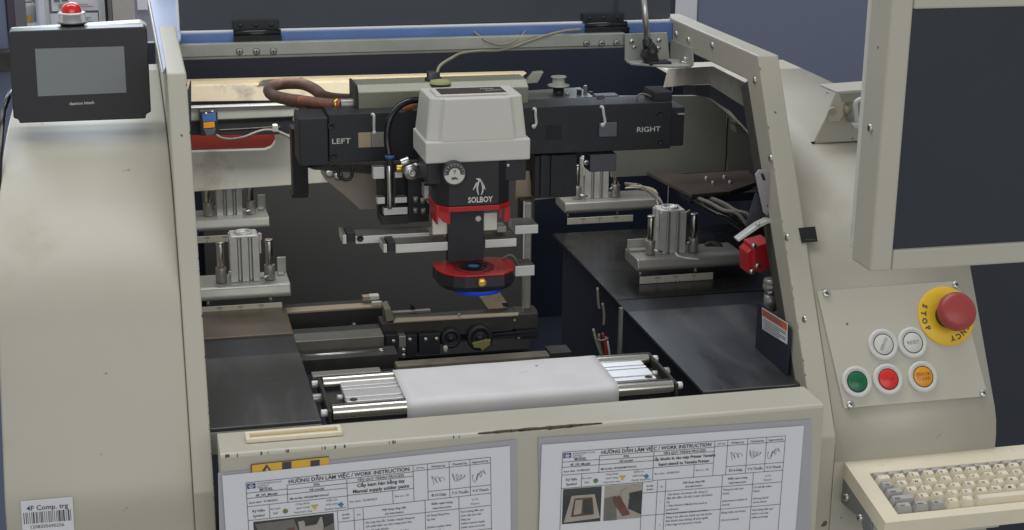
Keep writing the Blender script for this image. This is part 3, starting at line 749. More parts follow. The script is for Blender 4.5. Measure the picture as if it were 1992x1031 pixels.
# ------------------------------------------------------------------ clamp cylinders with printed rulers
def clamp(cx, y, z, flip, nums, label, wires=True):
    """cx: middle of the cylinder, y: front of its ruler, z: underside of its base plate; flip: tab end on the left"""
    root = thing('clamp_cylinder', label, 'cylinder clamp', (cx, y, z), 'cylinder clamps over the steel plates')
    s = -1 if flip else 1
    # base plate with a rolled front edge and rounded end
    b = MB(); r = .0085
    sec = [(y + .062, .002), (y + .012, .001), (y + .0035, .001), (y + .0008, .0032), (y, .0065), (y + .0035, .0165), (y + .007, .018), (y + .062, .018)]
    xa, xb = cx - s * .098, cx + s * .056
    b.prism([(xa, yy, z + zz) for yy, zz in sec], (xb - xa, 0, 0), .0016)
    b.build('base_plate', GALV if not flip else STEELR, root)
    wt = .030 if flip else .012; xa_, xb_ = sorted((cx + s * .0555, cx + s * (.0555 - wt)))
    b = MB(); b.box(xa_, xb_, y + .052, y + .0545, z + .0184, z + (.033 if flip else .040), .0010)
    b.box(xa_, xb_ - (.004 if not flip else -.0), y + .040, y + .0518, z + .0184, z + .0215, .0006); b.build('end_tab', GALV, root)
    # cylinder body: extrusion with grooves
    w, d, h = .0185, .036, .058; z0 = z + .0185; y0 = y + .022
    out = []
    for k, (x0, x1, dd) in enumerate(((-1, -.46, 0), (-.46, -.36, .3), (-.30, .24, 0), (.24, .34, .3), (.42, 1, 0))):
        pass
    fr = [(-1, 0), (-.52, 0), (-.52, .012), (-.41, .012), (-.41, .004), (-.31, .004), (-.31, .012), (-.20, .012), (-.20, 0), (.24, 0), (.24, .012), (.35, .012), (.35, .004), (.45, .004), (.45, .012), (.56, .012), (.56, 0), (1, 0)]
    sd = [(1, d * .3), (.86, d * .3), (.86, d * .38), (1, d * .38), (1, d * .62), (.86, d * .62), (.86, d * .70), (1, d * .70)]
    prof = [(cx + a * w, y0 + q) for a, q in fr] + [(cx + a * w, y0 + q) for a, q in sd] + [(cx + w, y0 + d), (cx - w, y0 + d)] + [(cx - a * w, y0 + q) for a, q in reversed(sd)]
    b = MB(); b.prism([(x, yy, z0) for x, yy in prof], (0, 0, h), 0); b.build('cylinder_body', ALU, root)
    b = MB(); b.box(cx - w * .93, cx + w * .93, y0 + .002, y0 + d - .002, z0 + h, z0 + h + .003, .001)
    b.lathe((cx, y0 + d * .5, z0 + h + .003), Z, [(.0120, 0), (.0120, .0022), (.0085, .0024), (.0085, .0008), (0, .0008)], 24); b.build('end_cap', ALU, root)
    b = MB(); b.box(cx + s * .0195, cx + s * .0215, y0 + .004, y0 + .012, z0 + h - .022, z0 + h + .004); b.build('sensor_strip', WHITEPL, root)
    for dx in (-.031, .0315):
        px_ = cx + dx; py = y + .026
        b = MB(); b.cyl((px_, py, z0), (px_, py, z0 + .020), .0072, seg=20, bev=.0008); so = b.build('bush', STEELR, root)
        b = MB(); b.cyl((px_, py, z0 + .0202), (px_, py, z0 + .052), .0048, seg=20, bev=.0006); b.cyl((px_, py, z0 + .0522), (px_, py, z0 + .0545), .0056, seg=18, bev=.0006); b.build('guide_rod', STEEL, so)
    b = MB(); b.cyl((cx + s * .018, y + .012, z0 + .006), (cx + s * .030, y + .012, z0 + .009), .0016, seg=8); b.cyl((cx - s * .0205, y + .016, z0 + .016), (cx - s * .0205, y + .010, z0 + .016), .0022, seg=10); b.build('fitting', SCREWM, root)
    # bolts under the plate
    for dx in (-.050, .030):
        b = MB(); b.cyl((cx + dx, y + .008, z), (cx + dx, y + .008, z - .006), .0022, seg=10); b.build('bolt', STEELR, root)
    # ruler
    b = MB(); xr0, xr1 = (cx - .098, cx + .044) if not flip else (cx - .053, cx + .053)
    b.box(xr0, xr1, y - .001, y + .001, z - .0155, z - .0055, .0003); ru = b.build('ruler', mat('ruler_aluminium', (206, 202, 186), .45, .3, var=.06, vscale=40), root)
    b = MB()
    for i, nme in enumerate(nums):
        xc = xr1 - .027 - (len(nums) - 1 - i) * .0265 if not flip else xr0 + .025 + i * .0265
        b.text(nme, (xc, y - .0013, z - .0095), X, Z, .0048, 'CENTER')
        b.face([(xc - .0003, y - .0013, z - .0150), (xc + .0003, y - .0013, z - .0150), (xc + .0003, y - .0013, z - .0105), (xc - .0003, y - .0013, z - .0105)])
        for k in range(1, 5):
            q = xc + k * .0053
            if q < xr1 - .001: b.face([(q - .0002, y - .0013, z - .0150), (q + .0002, y - .0013, z - .0150), (q + .0002, y - .0013, z - .0130), (q - .0002, y - .0013, z - .0130)])
    b.build('scale_print', INK, ru)
    return root


clamp(.0645, .490, .000, False, ['600', '550', '500'], 'clamp cylinder nearest the left side frame, its printed ruler above the brown plate end')
clamp(.0645, .800, .007, False, ['700', '650', '600'], 'far clamp cylinder at the left below the pale wall panel')
clamp(.6480, .490, .004, True, ['300', '350', '400'], 'clamp cylinder at the right with a pale lead wrapped round its foot')
clamp(.6300, .800, .005, True, ['500', '450', '400'], 'far clamp cylinder at the right, half hidden beneath the gantry')
b = MB(); b.tube([at(1314, 492, y=.505), at(1322, 500, y=.498), at(1340, 503, y=.494), at(1370, 505, y=.496), at(1392, 502, y=.51), at(1402, 492, y=.53)], .0019, 8)
tag(b.build('sensor_lead', TIE), 'pale sensor lead curling along the foot of the right cylinder', 'cable')
t = thing('pneumatic_fitting', 'small dark elbow fitting to the right of the right clamp cylinder', 'fitting', at(1380, 495, y=.52))
b = MB(); b.tube([at(1372, 478, y=.54), at(1385, 474, y=.54), at(1400, 478, y=.535), at(1406, 492, y=.53)], .004, 10); b.build('elbow', DARKM, t)
b = MB(); b.cyl(at(1392, 500, y=.52), at(1394, 486, y=.52), .003, seg=12); b.cyl(at(1380, 501, y=.525), at(1381, 492, y=.525), .0035, seg=6); b.build('nut', BRASS, t)
b = MB(); b.cyl(at(1416, 494, y=.52), at(1424, 492, y=.52), .004, seg=12); b.build('plug', STEELR, t)

# ------------------------------------------------------------------ gantry
GY = .420
t = thing('gantry_beam', 'black gantry beam lettered left and right across the opening', 'gantry', at(960, 320, y=GY))
b = MB(); z0, z1 = at(960, 304, y=GY).z, at(960, 211, y=GY).z; x0, x1 = at(640, 270, y=GY).x, at(1306, 245, y=GY).x
b.box(x0, x1, GY, GY + .05, z0, z1, .001); b.build('beam', BLACKM, t)
b = MB(); b.box(at(582, 270, y=GY).x, x0 - .0006, GY + .001, GY + .06, z0 - .003, z1 - .004, .0015); b.build('left_end_block', BLACKM, t)
b = MB(); b.box(x1 + .0004, at(1333, 245, y=GY).x, GY + .004, GY + .05, z0 + .002, z1 - .008, .0015); b.build('right_end_block', BLACKM, t)
b = MB(); b.box(x1 - .022, x1 + .002, GY + .006, GY + .05, z1 - .0005, z1 + .012, .001); b.build('right_top_block', BLACKM, t)
b = MB(); o = at(645, 280, y=GY - .0005); b.text('LEFT', o, X, Z, .0092, bold=.0001, sx=1.25)
o = at(1238, 257, y=GY - .0005); b.text('RIGHT', o, X, Z, .0092, bold=.0001, sx=1.2); b.build('lettering', TIE, t)
for u, v in ((644, 246), (649, 304), (1283, 222), (1283, 276)):
    b = MB(); p = at(u, v, y=GY); b.lathe(p, -Y, [(.0042, 0), (.0042, .001), (.0026, .001), (.0026, .0002), (0, .0002)], 18); b.build('bolt', BLACK, t)
b = MB(); b.bx(697, 258, 722, 287, GY - .002, .002, .0004); b.build('tape_pad', TAN, t)
b = MB(); b.bx(722.5, 257, 749, 286, GY - .0016, .0016, .0004); b.build('tape_pad', STEELR, t)
b = MB(); b.bx(1166, 239, 1200, 266, GY - .004, .004, .0006); b.build('grey_pad', mat('grey_tape', (96, 100, 110), .6, var=.06), t)
b = MB(); b.bx(1062, 244, 1092, 272, GY - .0008, .0008); b.build('black_pad', BLACKG, t)
b = MB(); b.bx(1148, 300, 1199, 334, GY + .006, .03, .001); b.build('bracket', mat('slate_sheet', (88, 90, 98), .5, .2, var=.08), t)
screw(at(1140, 316, y=GY + .01), -Y, .004, t)
b = MB(); b.bx(1040, 302, 1122, 384, GY + .012, .05, .001); b.bx(1052, 302, 1062, 380, GY + .008, .006); b.bx(1072, 302, 1078, 382, GY + .008, .006); b.build('motor_block', BLACKM, t)
b = MB(); b.px([(600, 326), (860, 316), (850, 346), (610, 330)], GY + .03, .03); b.build('under_rail', DARKM, t)
b = MB(); b.px([(624, 327), (790, 318), (760, 408), (700, 408), (683, 392), (633, 350), (625, 338)], GY + .035, .006, .0008); gp = b.build('side_plate', mat('warm_grey_plate', (150, 142, 130), .5, .2, var=.08, vscale=16, stain=((104, 96, 84), 22, .6, .2)), t)
for u, v in ((641, 337), (658, 342)):
    screw(at(u, v, y=GY + .0345), -Y, .0062, gp, cross=False)
b = MB(); b.px([(1003, 335), (1031, 333), (1033, 355), (1052, 372), (1090, 384), (1040, 390), (1003, 393)], GY + .03, .006, .0008); b.build('side_plate', TAN, t)
b = MB(); p = [at(u, v, y=GY + .006) for u, v in ((650, 322), (657, 330), (660, 343), (672, 350), (683, 345), (686, 326))]; b.tube(p, .0022, 8); tag(b.build('black_hose', BLACK), 'short black hose loop under the left end of the gantry', 'hose')


def ztie(u0, v0, u1, v1, y, label, name='cable_tie', curl=True):
    p = [at(u0 - 8, v0 + 2, y=y + .004), at(u0, v0, y=y - .0016), at((u0 + u1) / 2, (v0 + v1) / 2, y=y - .002), at(u1, v1, y=y - .002)]
    if curl: p.append(at(u1 - 5, v1 + 5, y=y - .004))
    b = MB(); b.tube(p, .0019, 6, 4); b.lathe(p[-1], -Y, [(.0028, 0), (.0028, .002), (0, .0024)], 8)
    return tag(b.build(name, TIE), label, 'cable tie', 'white cable ties on the gantry')


ztie(727, 223, 728, 258, GY, 'white cable tie over the tan tape pad on the gantry', curl=False)
ztie(1041, 212, 1043, 241, GY, 'white cable tie on the gantry just right of the white head cover')
ztie(1172, 208, 1177, 238, GY, 'white cable tie above the grey pad on the gantry')
ztie(577, 190, 573, 232, .53, 'white cable tie around the orange braided loop', curl=False)
ztie(589, 280, 587, 306, .50, 'white cable tie hanging from the cables beside the black post', curl=False)

t = thing('gantry_cover', 'grey green sheet metal box on the gantry behind the white head cover', 'metal box', at(860, 220, y=.45))
b = MB(); xA, xB = at(697, 200, y=.450).x, at(1028, 190, y=.450).x; zA, zB = at(860, 217, y=.45).z, at(860, 175, y=.45).z
sec = [(.450, zA), (.450, zB), (.462, zB + .008), (.500, zB + .008), (.500, zA)]
b.prism([(xA, y, z) for y, z in sec], (xB - xA, 0, 0), .0008); b.build('box', mat('olive_sheet', (136, 136, 122), .45, .35, var=.1, vscale=12), t)
MB().box(xA - .004, xA - .0006, .448, .502, zA, zB + .009, .0005).build('end_flange', BLACKM, t)
b = MB(); c = at(843, 163, y=.475); b.lathe((c.x, c.y, zB + .008), Z, [(.011, 0), (.011, .003), (.0085, .004), (.0085, .011), (0, .011)], 24); b.build('black_grommet', BLACK, t)
b = MB(); b.lathe((c.x + .006, c.y - .014, zB + .0066), Z, [(.014, 0), (.012, .004), (0, .005)], 20); b.build('putty', mat('greenish_putty', (150, 154, 104), .7, var=.1), t)

# carriage parts on the gantry's right half
t = thing('carriage_board', 'dark green circuit board with small parts behind the gantry, below the spool', 'circuit board', at(1100, 200, y=.56))
b = MB(); b.px([(1032, 196), (1155, 188), (1155, 192), (1032, 204)], .54, .07); b.build('board', mat('pcb_dark', (66, 74, 66), .4, .1, var=.15, vscale=40), t)
for i, (u, v, w, h) in enumerate(((1128, 180, 8, 10), (1140, 176, 6, 18), (1064, 188, 10, 5), (1105, 186, 6, 8), (1150, 184, 8, 10), (1122, 192, 5, 6))):
    b = MB(); b.bx(u - w / 2, v - h / 2, u + w / 2, v + h / 2, .56 + (i % 3) * .01, .006, .0006); b.build('component', STEELR if i % 2 else DARKM, t)
b = MB(); b.bx(1030, 204, 1160, 212, .545, .02); b.build('support', DARKV, t)
t = thing('wire_spool', 'pale flanged spool standing upright above the right half of the gantry', 'spool', at(1086, 196, y=.56))
c = at(1086, 194, y=.575); b = MB()
b.lathe(c, Z, [(.010, 0), (.010, .004), (.0135, .005), (.0135, .007), (.0075, .0075), (.0075, .018), (.0105, .0185)], 24); b.build('spindle', BLACKM, t)
b = MB(); b.lathe(c + Z * .019, Z, [(.0145, 0), (.0150, .0015), (.0085, .0030), (.0080, .0110), (.0105, .0116), (.0108, .0130), (.0060, .0132), (.0060, .008), (0, .008)], 28); b.build('spool', WHITEPL, t)
t = thing('connector_block', 'slate grey connector block with a pale hook on top of the gantry', 'connector', at(1190, 210, y=.47))
b = MB(); b.bx(1160, 186, 1205, 212, .47, .02, .0015); b.build('block', mat('slate_block', (86, 88, 100), .5, var=.06), t)
b = MB(); b.tube([at(u, v, y=.466) for u, v in ((1160, 187), (1172, 186), (1176, 192), (1166, 194))], .0014, 6); b.build('hook', GREYC, t)
b = MB(); b.tube([at(u, v, y=.44) for u, v in ((1239, 206), (1239, 190), (1246, 183), (1258, 184), (1272, 192), (1282, 200))], .0012, 6); tag(b.build('grey_wire', GREYC), 'thin grey wire arching over the right end of the gantry', 'wire')
MB().bx(1272, 199, 1289, 202, .428, .01, .0005)  .build('steel_tip', SCREWM, bpy.data.objects['gantry_beam'])
MB().bx(1319, 221, 1333, 224, .418, .01, .0005).build('steel_tip', SCREWM, bpy.data.objects['gantry_beam'])

# braided cables
t = thing('braided_cable', 'thick braided cable looping left of the gantry box, orange below and brown above', 'cable', at(610, 190, y=.52))
b = MB(); b.tube([at(u, v, y=y) for u, v, y in ((664, 203, .47), (640, 202, .48), (612, 199, .495), (582, 195.5, .515))], lambda q: .0064 + .0008 * q, 12, 8); b.build('orange_sleeve', ORANGEC, t)
b = MB(); b.tube([at(u, v, y=y) for u, v, y in ((586, 196, .513), (560, 193, .53), (532, 186, .56), (523, 175, .60), (535, 166, .63), (562, 162, .64), (590, 164, .63), (612, 174, .61), (628, 186, .59), (650, 192, .58), (690, 194, .58))], .0078, 12, 8); b.build('brown_sleeve', BRAID, t)
b = MB(); b.tube([at(u, v, y=y) for u, v, y in ((700, 201, .47), (680, 203, .47), (662, 203, .47))], .0072, 12, 6); b.build('grey_tape_wrap', STEELR, t)
b = MB(); b.tube([at(u, v, y=y) for u, v, y in ((660, 203, .47), (652, 203, .474))], .0076, 12, 1); b.build('yellow_band', BRASS, t)
b = MB(); b.tube([at(u, v, y=y) for u, v, y in ((562, 196, .545), (590, 204, .52), (600, 225, .50), (606, 250, .48), (596, 272, .48), (590, 300, .47), (606, 318, .46))], .0075, 12, 8)
tag(b.build('braided_cable', BRAID), 'dark braided cable bending down behind the left end of the gantry', 'cable')
b = MB(); b.tube([at(u, v, y=y) for u, v, y in ((812, 194, .40), (795, 197, .39), (775, 208, .385), (760, 228, .38), (754, 250, .378), (753, 275, .376), (757, 302, .372))], .0042, 10, 8)
tag(b.build('air_hose', BLACKG), 'glossy black air hose curving from the white cover to the blue collar', 'hose')
b = MB(); b.tube([at(u, v, y=y) for u, v, y in ((815, 200, .42), (800, 205, .42), (790, 213, .43))], .005, 8, 4); tag(b.build('orange_cable', ORANGEC), 'stub of orange cable entering the back of the white cover', 'cable')

# ------------------------------------------------------------------ camera head under the white cover
HY = .280
hx0, hx1 = at(828, 300, y=HY).x, at(1032, 290, y=HY).x
t = thing('camera_head', 'inspection head with white cover, black barrel and red ring hanging from the gantry', 'camera head', at(930, 400, y=HY))
zb, zs, zt = at(930, 315, y=HY).z, at(930, 273, y=HY).z, at(930, 192, y=HY).z
b = MB(); b.box(hx0, hx1, HY, HY + .085, zb, zs, .0022, 3)
# upper block with indented corners, narrowing upward
i = .017; c = .006
def ring(k, z, sh):
    x0, x1, y0, y1 = hx0 + k, hx1 - k, HY + sh, HY + .085 - k
    return [(x0 + i, y0, z), (x1 - i, y0, z), (x1 - i + c * .6, y0 + c, z), (x1 - .0015, y0 + c + .003, z), (x1, y0 + c + .006, z), (x1, y1, z), (x0, y1, z), (x0, y0 + c + .006, z), (x0 + .0015, y0 + c + .003, z), (x0 + i - c * .6, y0 + c, z)]
L0, L1 = ring(.0022, zs - .0008, .0004), ring(.0075, zt, .004)
A = [b.bm.verts.new(p) for p in L0]; B = [b.bm.verts.new(p) for p in L1]
fs = [b.bm.faces.new(list(reversed(A))), b.bm.faces.new(B)] + [b.bm.faces.new((A[k], A[(k + 1) % 10], B[(k + 1) % 10], B[k])) for k in range(10)]
bmesh.ops.recalc_face_normals(b.bm, faces=fs); b._bev(A + B, .0016, 2)
cv = b.build('white_cover', WHITEPL, t)
b = MB(); x0, x1 = hx0 + .026, hx1 - .026
b.box(hx0 + .016, hx1 - .024, HY + .016, HY + .060, zt, zt + .0025, .001); b.build('top_step', WHITEPL, cv)
b = MB(); b.box(x0 - .004, x1 + .001, HY + .020, HY + .054, zt + .0026, zt + .0031); lb = b.build('dark_label', mat('dark_brown_label', (58, 46, 50), .7), cv)
b = MB()
b.text('PASTE', (x1 - .026, HY + .040, zt + .0034), X, Y, .0058, bold=.0001); b.build('lettering', TIE, cv)
b = MB(); b.text('INSPECT', (x1 - .022, HY + .030, zt + .0034), X, Y, .0052, bold=.0001); b.build('lettering', TIE, cv)
# barrel
bx0, bx1 = at(849, 360, y=HY + .014).x, at(991, 350, y=HY + .014).x; fx0, fx1 = at(874, 360, y=HY + .004).x, at(970, 350, y=HY + .004).x
zl = at(920, 400, y=HY + .004).z
def oct_(z, g=0.0): return [(fx0 - g * .6, HY + .004 - g, z), (fx1 + g * .6, HY + .004 - g, z), (bx1 + g, HY + .016 - g * .5, z), (bx1 + g, HY + .070, z), (bx0 - g, HY + .070, z), (bx0 - g, HY + .016 - g * .5, z)]
b = MB(); b.prism(oct_(zl), (0, 0, zb - zl - .0004), .0008); b.box(hx0 + .004, hx1 - .002, HY + .012, HY + .08, zl + .026, zb - .0006, .001); bar = b.build('barrel', BLACK, t)
screw(at(988, 321, y=HY + .012), -Y, .0024, bar, cross=False)
zr = at(920, 411, y=HY + .003).z
b = MB(); b.prism(oct_(zr, .0012), (0, 0, zl - zr - .0003), .0008)
b.box(bx0 - .001, bx0 + .0012, HY + .010, HY + .050, zr - .016, zr, .0005); b.box(bx1 - .006, bx1 + .0012, HY + .014, HY + .016, zr - .018, zr, .0004); b.box(bx1 - .013, bx1 - .010, HY + .010, HY + .012, zr - .012, zr, .0004)
b.px([(849, 398), (876, 409), (876, 437), (862, 432), (850, 418)], HY + .012, .003, .0006); b.build('red_clamp_ring', RED, t)
# emblem and lettering
yl = HY + .0034
def stroke(b, pts, w0, w1=None):
    n = len(pts); w1 = w0 if w1 is None else w1; P = [at(u, v, y=yl) for u, v in pts]; l, r = [], []
    for k in range(n):
        d = (P[min(k + 1, n - 1)] - P[max(k - 1, 0)]).normalized(); nn = Vector((-d.z, 0, d.x)); s = k / (n - 1)
        wid = (w0 + (w1 - w0) * s) / 2 * (1.0 if 0 < k < n - 1 else .6); l.append(P[k] + nn * wid); r.append(P[k] - nn * wid)
    for k in range(n - 1): b.face([l[k], l[k + 1], r[k + 1], r[k]])
b = MB()
b.face([at(u, v, y=yl) for u, v in ((925.6, 347.6), (930, 346.4), (934.5, 347.6), (937.0, 352.0), (933.5, 353.2), (929.6, 350.6))])
stroke(b, [(932, 351), (930, 357), (928.6, 364), (928.8, 371), (931, 379)], .0024, .0016)
stroke(b, [(928, 355), (924.5, 362), (920.4, 369.5)], .0026, .0014)
stroke(b, [(935.5, 352), (938, 358), (939.5, 366), (938.8, 373), (936, 379)], .0020, .0016)
stroke(b, [(937, 354), (940.5, 361), (944, 368.4)], .0026, .0014)
b.text('SOLBOY', at(910.5, 394.5, y=yl), (at(960, 392, y=yl) - at(910.5, 394.5, y=yl)).normalized(), Z, .0094, bold=.0003, sx=.83)
b.build('emblem', TIE, bar)
# arm, ring light
ay = HY + .034
b = MB(); b.bx(871, 411, 941, 509, ay, .012, .0008); arm = b.build('arm', BLACKM, t)
b = MB(); b.lathe(at(930, 425, y=ay), -Y, [(.0036, 0), (.0036, .0012), (0, .0014)], 16); b.build('rivet', TIE, arm)
rz = at(918, 539, y=.2565).z
hc = at(921, 519, z=rz); RX = [at(835, 505, z=rz).x, at(1001, 512, z=rz).x]; cxr = (RX[0] + RX[1]) / 2; cyr = hc.y + .004; hw = (RX[1] - RX[0]) / 2
DS = [(-1, .010), (-.985, -.006), (-.86, -.022), (-.66, -.032), (-.40, -.0385), (.56, -.0385), (.84, -.026), (1, -.004), (.98, .020), (.86, .030), (.5, .034), (-.5, .034), (-.86, .030), (-.97, .022)]
def dshape(g, z, k=1.0): return [(cxr + hw * a * k - g * (1 if a > 0 else -1), cyr + c * k + (g if c < 0 else -g), z) for a, c in DS]
b = MB(); A = [b.bm.verts.new(p) for p in dshape(0, rz - .0026)]; A2 = [b.bm.verts.new(p) for p in dshape(0, rz - .0150)]; B = [b.bm.verts.new(p) for p in dshape(0, rz - .0215, .90)]
n = len(A); fs = [b.bm.faces.new(A), b.bm.faces.new(list(reversed(B)))]
for P_, Q_ in ((A, A2), (A2, B)): fs += [b.bm.faces.new((P_[k], Q_[k], Q_[(k + 1) % n], P_[(k + 1) % n])) for k in range(n)]
bmesh.ops.recalc_face_normals(b.bm, faces=fs); b.build('ring_light_body', BLACK, t)
b = MB(); b.prism(dshape(.0004, rz - .0024), (0, 0, .0024), .0007); tp = b.build('red_top_plate', RED, t)
b = MB(); b.lathe((hc.x, hc.y, rz + .0002), Z, [(.0245, 0), (.0245, .0010), (.0225, .0014), (.0165, .0006), (.0160, .0002)], 40); b.build('inner_rim', mat('dark_red_anodised', (104, 22, 28), .35, 0, var=.08), tp)
b = MB(); b.lathe((hc.x, hc.y, rz + .0004), Z, [(.0158, .0006), (.0125, .0016), (.0080, .0016), (.0076, .0010)], 32); b.build('lens_barrel', BLACKG, t)
b = MB(); b.lathe((hc.x, hc.y, rz + .0006), Z, [(.0074, .0006), (.0050, .0018), (0, .0024)], 28); b.build('lens', BLUELENS, t)
b = MB(); b.lathe((cxr + .002, cyr - .006, rz - .0217), -Z, [(.032, 0), (.031, .0050), (.027, .0062), (.020, .0062)], 40); b.build('blue_led_ring', BLUEL, t)
p = Vector((at(937, 549, y=cyr - .0385).x, cyr - .0386, rz - .0085)); b = MB(); b.lathe(p, -Y, [(.0054, 0), (.0054, .0045), (.0046, .0056), (0, .0056)], 24); b.build('brass_knob', BRASS, t)
b = MB(); b.tube([(cxr + hw * .8, cyr + .022, rz + .001), (cxr + hw * .98, cyr + .020, rz + .005), (cxr + hw * 1.12, cyr + .022, rz - .001), (cxr + hw * 1.2, cyr + .026, rz - .010)], .0013, 8); b.build('lead', GREYC, t)
# dial gauge
g = thing('pressure_gauge', 'small round pressure gauge on the front of the black barrel', 'gauge', at(880, 333, y=HY - .004))
p = at(880.5, 333.5, y=HY + .003)
b = MB(); b.lathe(p, -Y, [(.0142, 0), (.0148, .010), (.0146, .0128), (.0132, .0134), (.0124, .0122)], 40); b.build('case', BLACK, g)
b = MB(); f = p - Y * .0120; b.m(0).lathe(f, -Y, [(.0124, 0), (0, .0002)], 40)
b.m(1); R0, R1_ = .0068, .0120
for k in range(16):
    a0, a1 = [math.radians(-8 + 196 * j / 16) for j in (k, k + 1)]
    b.face([f - Y * .0004 + (X * math.cos(a) + Z * math.sin(a)) * r for a, r in ((a0, R0), (a0, R1_), (a1, R1_), (a1, R0))])
b.m(0)
for k in range(9):
    a = math.radians(4 + 172 * k / 8); d = X * math.cos(a) + Z * math.sin(a); n_ = X * -math.sin(a) + Z * math.cos(a)
    b.face([f - Y * .0006 + d * r + n_ * w for r, w in ((.0095, -.0003), (.0115, -.0003), (.0115, .0003), (.0095, .0003))])
b.m(1); b.text('MPa', f - Y * .0006 - Z * .0068, X, Z, .0042, 'CENTER', bold=.0002); b.text('kgf', f - Y * .0006 + Z * .0028, X, Z, .0030, 'CENTER')
q = f - Y * .0008; b.face([q + X * .0004, q + Z * .0085 + X * .001, q - X * .0004])
b.build('dial', [WHITEPL, INK], g)

# grippers and small blocks round the head
def blk(name, u0, v0, u1, v1, y, dep, m, parent, bev=.0006):
    b = MB().bx(u0, v0, u1, v1, y, dep, bev)
    if m is ALU:                                   # grime lies on the upper sides of the milled blocks
        b.bm.normal_update()
        for f in b.bm.faces:
            if f.normal.z > .8: f.material_index = 1
        return b.build(name, [ALU, GRIME], parent)
    return b.build(name, m, parent)


t = thing('board_gripper', 'pair of aluminium gripper arms left of the black arm', 'gripper', at(780, 480, y=.33))
blk('rear_arm', 692, 456, 836, 471, .345, .03, ALU, t); blk('front_arm', 770, 473, 872, 490, .315, .03, ALU, t)
blk('rear_finger', 667, 457, 674, 475, .344, .036, ALU, t); blk('front_finger', 746, 475, 753, 492, .314, .036, ALU, t)
blk('rear_pad', 675, 452, 691, 470, .350, .03, BLACKM, t); blk('front_pad', 754, 470, 769, 488, .320, .03, BLACKM, t)
b = MB(); b.lathe(at(700.5, 464, y=.345), -Y, [(.0042, 0), (.0042, .0008), (.0024, .0008), (.0024, 0.0002), (0, .0002)], 16); b.build('bolt', BLACK, t)
blk('cross_bar', 838, 462, 872, 472, .340, .05, DIRTM, t)
t = thing('guide_blocks', 'grey mounting plates and steel blocks flanking the black arm', 'mounting blocks', at(960, 470, y=.34))
blk('grey_plate', 842, 394, 871, 456, .318, .006, PAINT_I, t); blk('grey_plate', 941, 414, 967, 448, .318, .006, PAINT_I, t)
blk('steel_block', 944, 465, 1005, 481, .315, .035, ALU, t); blk('steel_block', 1002, 438, 1047, 455, .335, .035, ALU, t); blk('steel_block', 999, 517, 1040, 537, .320, .03, ALU, t)
blk('steel_block', 826, 361, 849, 386, .345, .02, ALU, t); blk('steel_block', 832, 385, 849, 396, .345, .02, STEELR, t)
blk('small_plate', 967, 441, 985, 452, .33, .02, STEELR, t)
t = thing('guide_column', 'slim upright steel column right of the red ring light', 'column', at(1026, 610, y=.40))
blk('rod', 1019, 394, 1034, 612, .415, .014, STEELR, t, .002); blk('carrier', 1012, 388, 1040, 440, .425, .014, DARKM, t)
b = MB(); b.bx(1017, 392, 1020, 610, .4130, .003); b.build('bright_edge', SCREWM, t)

t = thing('lift_actuator', 'black and silver lift actuator left of the head with a vertical rod', 'actuator', at(770, 430, y=.37))
blk('back_plate', 735, 322, 835, 420, .402, .012, BLACKM, t); blk('body', 794, 345, 834, 432, .380, .02, BLACKM, t); blk('left_body', 737, 330, 752, 400, .388, .014, BLACKM, t)
b = MB(); b.cyl(at(757, 322, y=.370), at(758.5, 406, y=.370), .0030, seg=16, bev=.0005); b.build('rod', STEEL, t)
b = MB(); b.bx(764, 322, 770, 402, .376, .01); b.build('rail', BLACKG, t)
for i, (u0, v0, u1, v1) in enumerate(((726, 325, 748, 348), (768, 334, 783, 346), (734, 384, 749, 397), (768, 384, 792, 395), (747, 404, 793, 418))):
    blk('silver_block', u0, v0, u1, v1, .374, .012, ALU, t)
for u, v in ((808, 409), (823, 410), (808, 388), (822, 390)):
    b = MB(); b.cyl(at(u, v - 5, y=.376), at(u, v + 5, y=.376), .003, seg=12); b.build('pin', STEELR, t)
blk('foot', 742, 420, 795, 436, .38, .03, DARKM, t)
t = thing('air_fitting', 'push fit air connector with blue collar and brass nut beside the white cover', 'air fitting', at(758, 318, y=.372))
p = at(758, 301, y=.372)
b = MB(); b.lathe(p, -Z, [(.0052, 0), (.0058, .001), (.0058, .0035), (.0050, .0042)], 24); b.build('blue_collar', BLUE, t)
b = MB(); b.lathe(p - Z * .0042, -Z, [(.0050, 0), (.0050, .010), (.0044, .020), (.0044, .024), (0, .024)], 24); b.build('stem', BLACK, t)
q = at(770, 328, y=.372); b = MB(); b.cyl(q, q + X * .010, .0052, seg=6, bev=.0006); b.build('brass_nut', BRASS, t)
q = at(800, 334, y=.355); b = MB(); b.lathe(q, -Y, [(.0100, 0), (.0100, .004), (.0085, .0055), (.0060, .0055), (.0050, .0075), (.0026, .0075), (.0026, .005), (0, .005)], 8); b.build('lock_nut', SCREWM, t)
b = MB(); b.cyl(at(780, 318, y=.362), at(796, 312, y=.362), .0055, seg=16, bev=.0006); b.cyl(at(803, 322, y=.358), at(818, 320, y=.358), .0028, seg=12); b.cyl(q + Y * .001, q + Y * .02, .006, seg=14); b.build('throttle_valve', SCREWM, t)

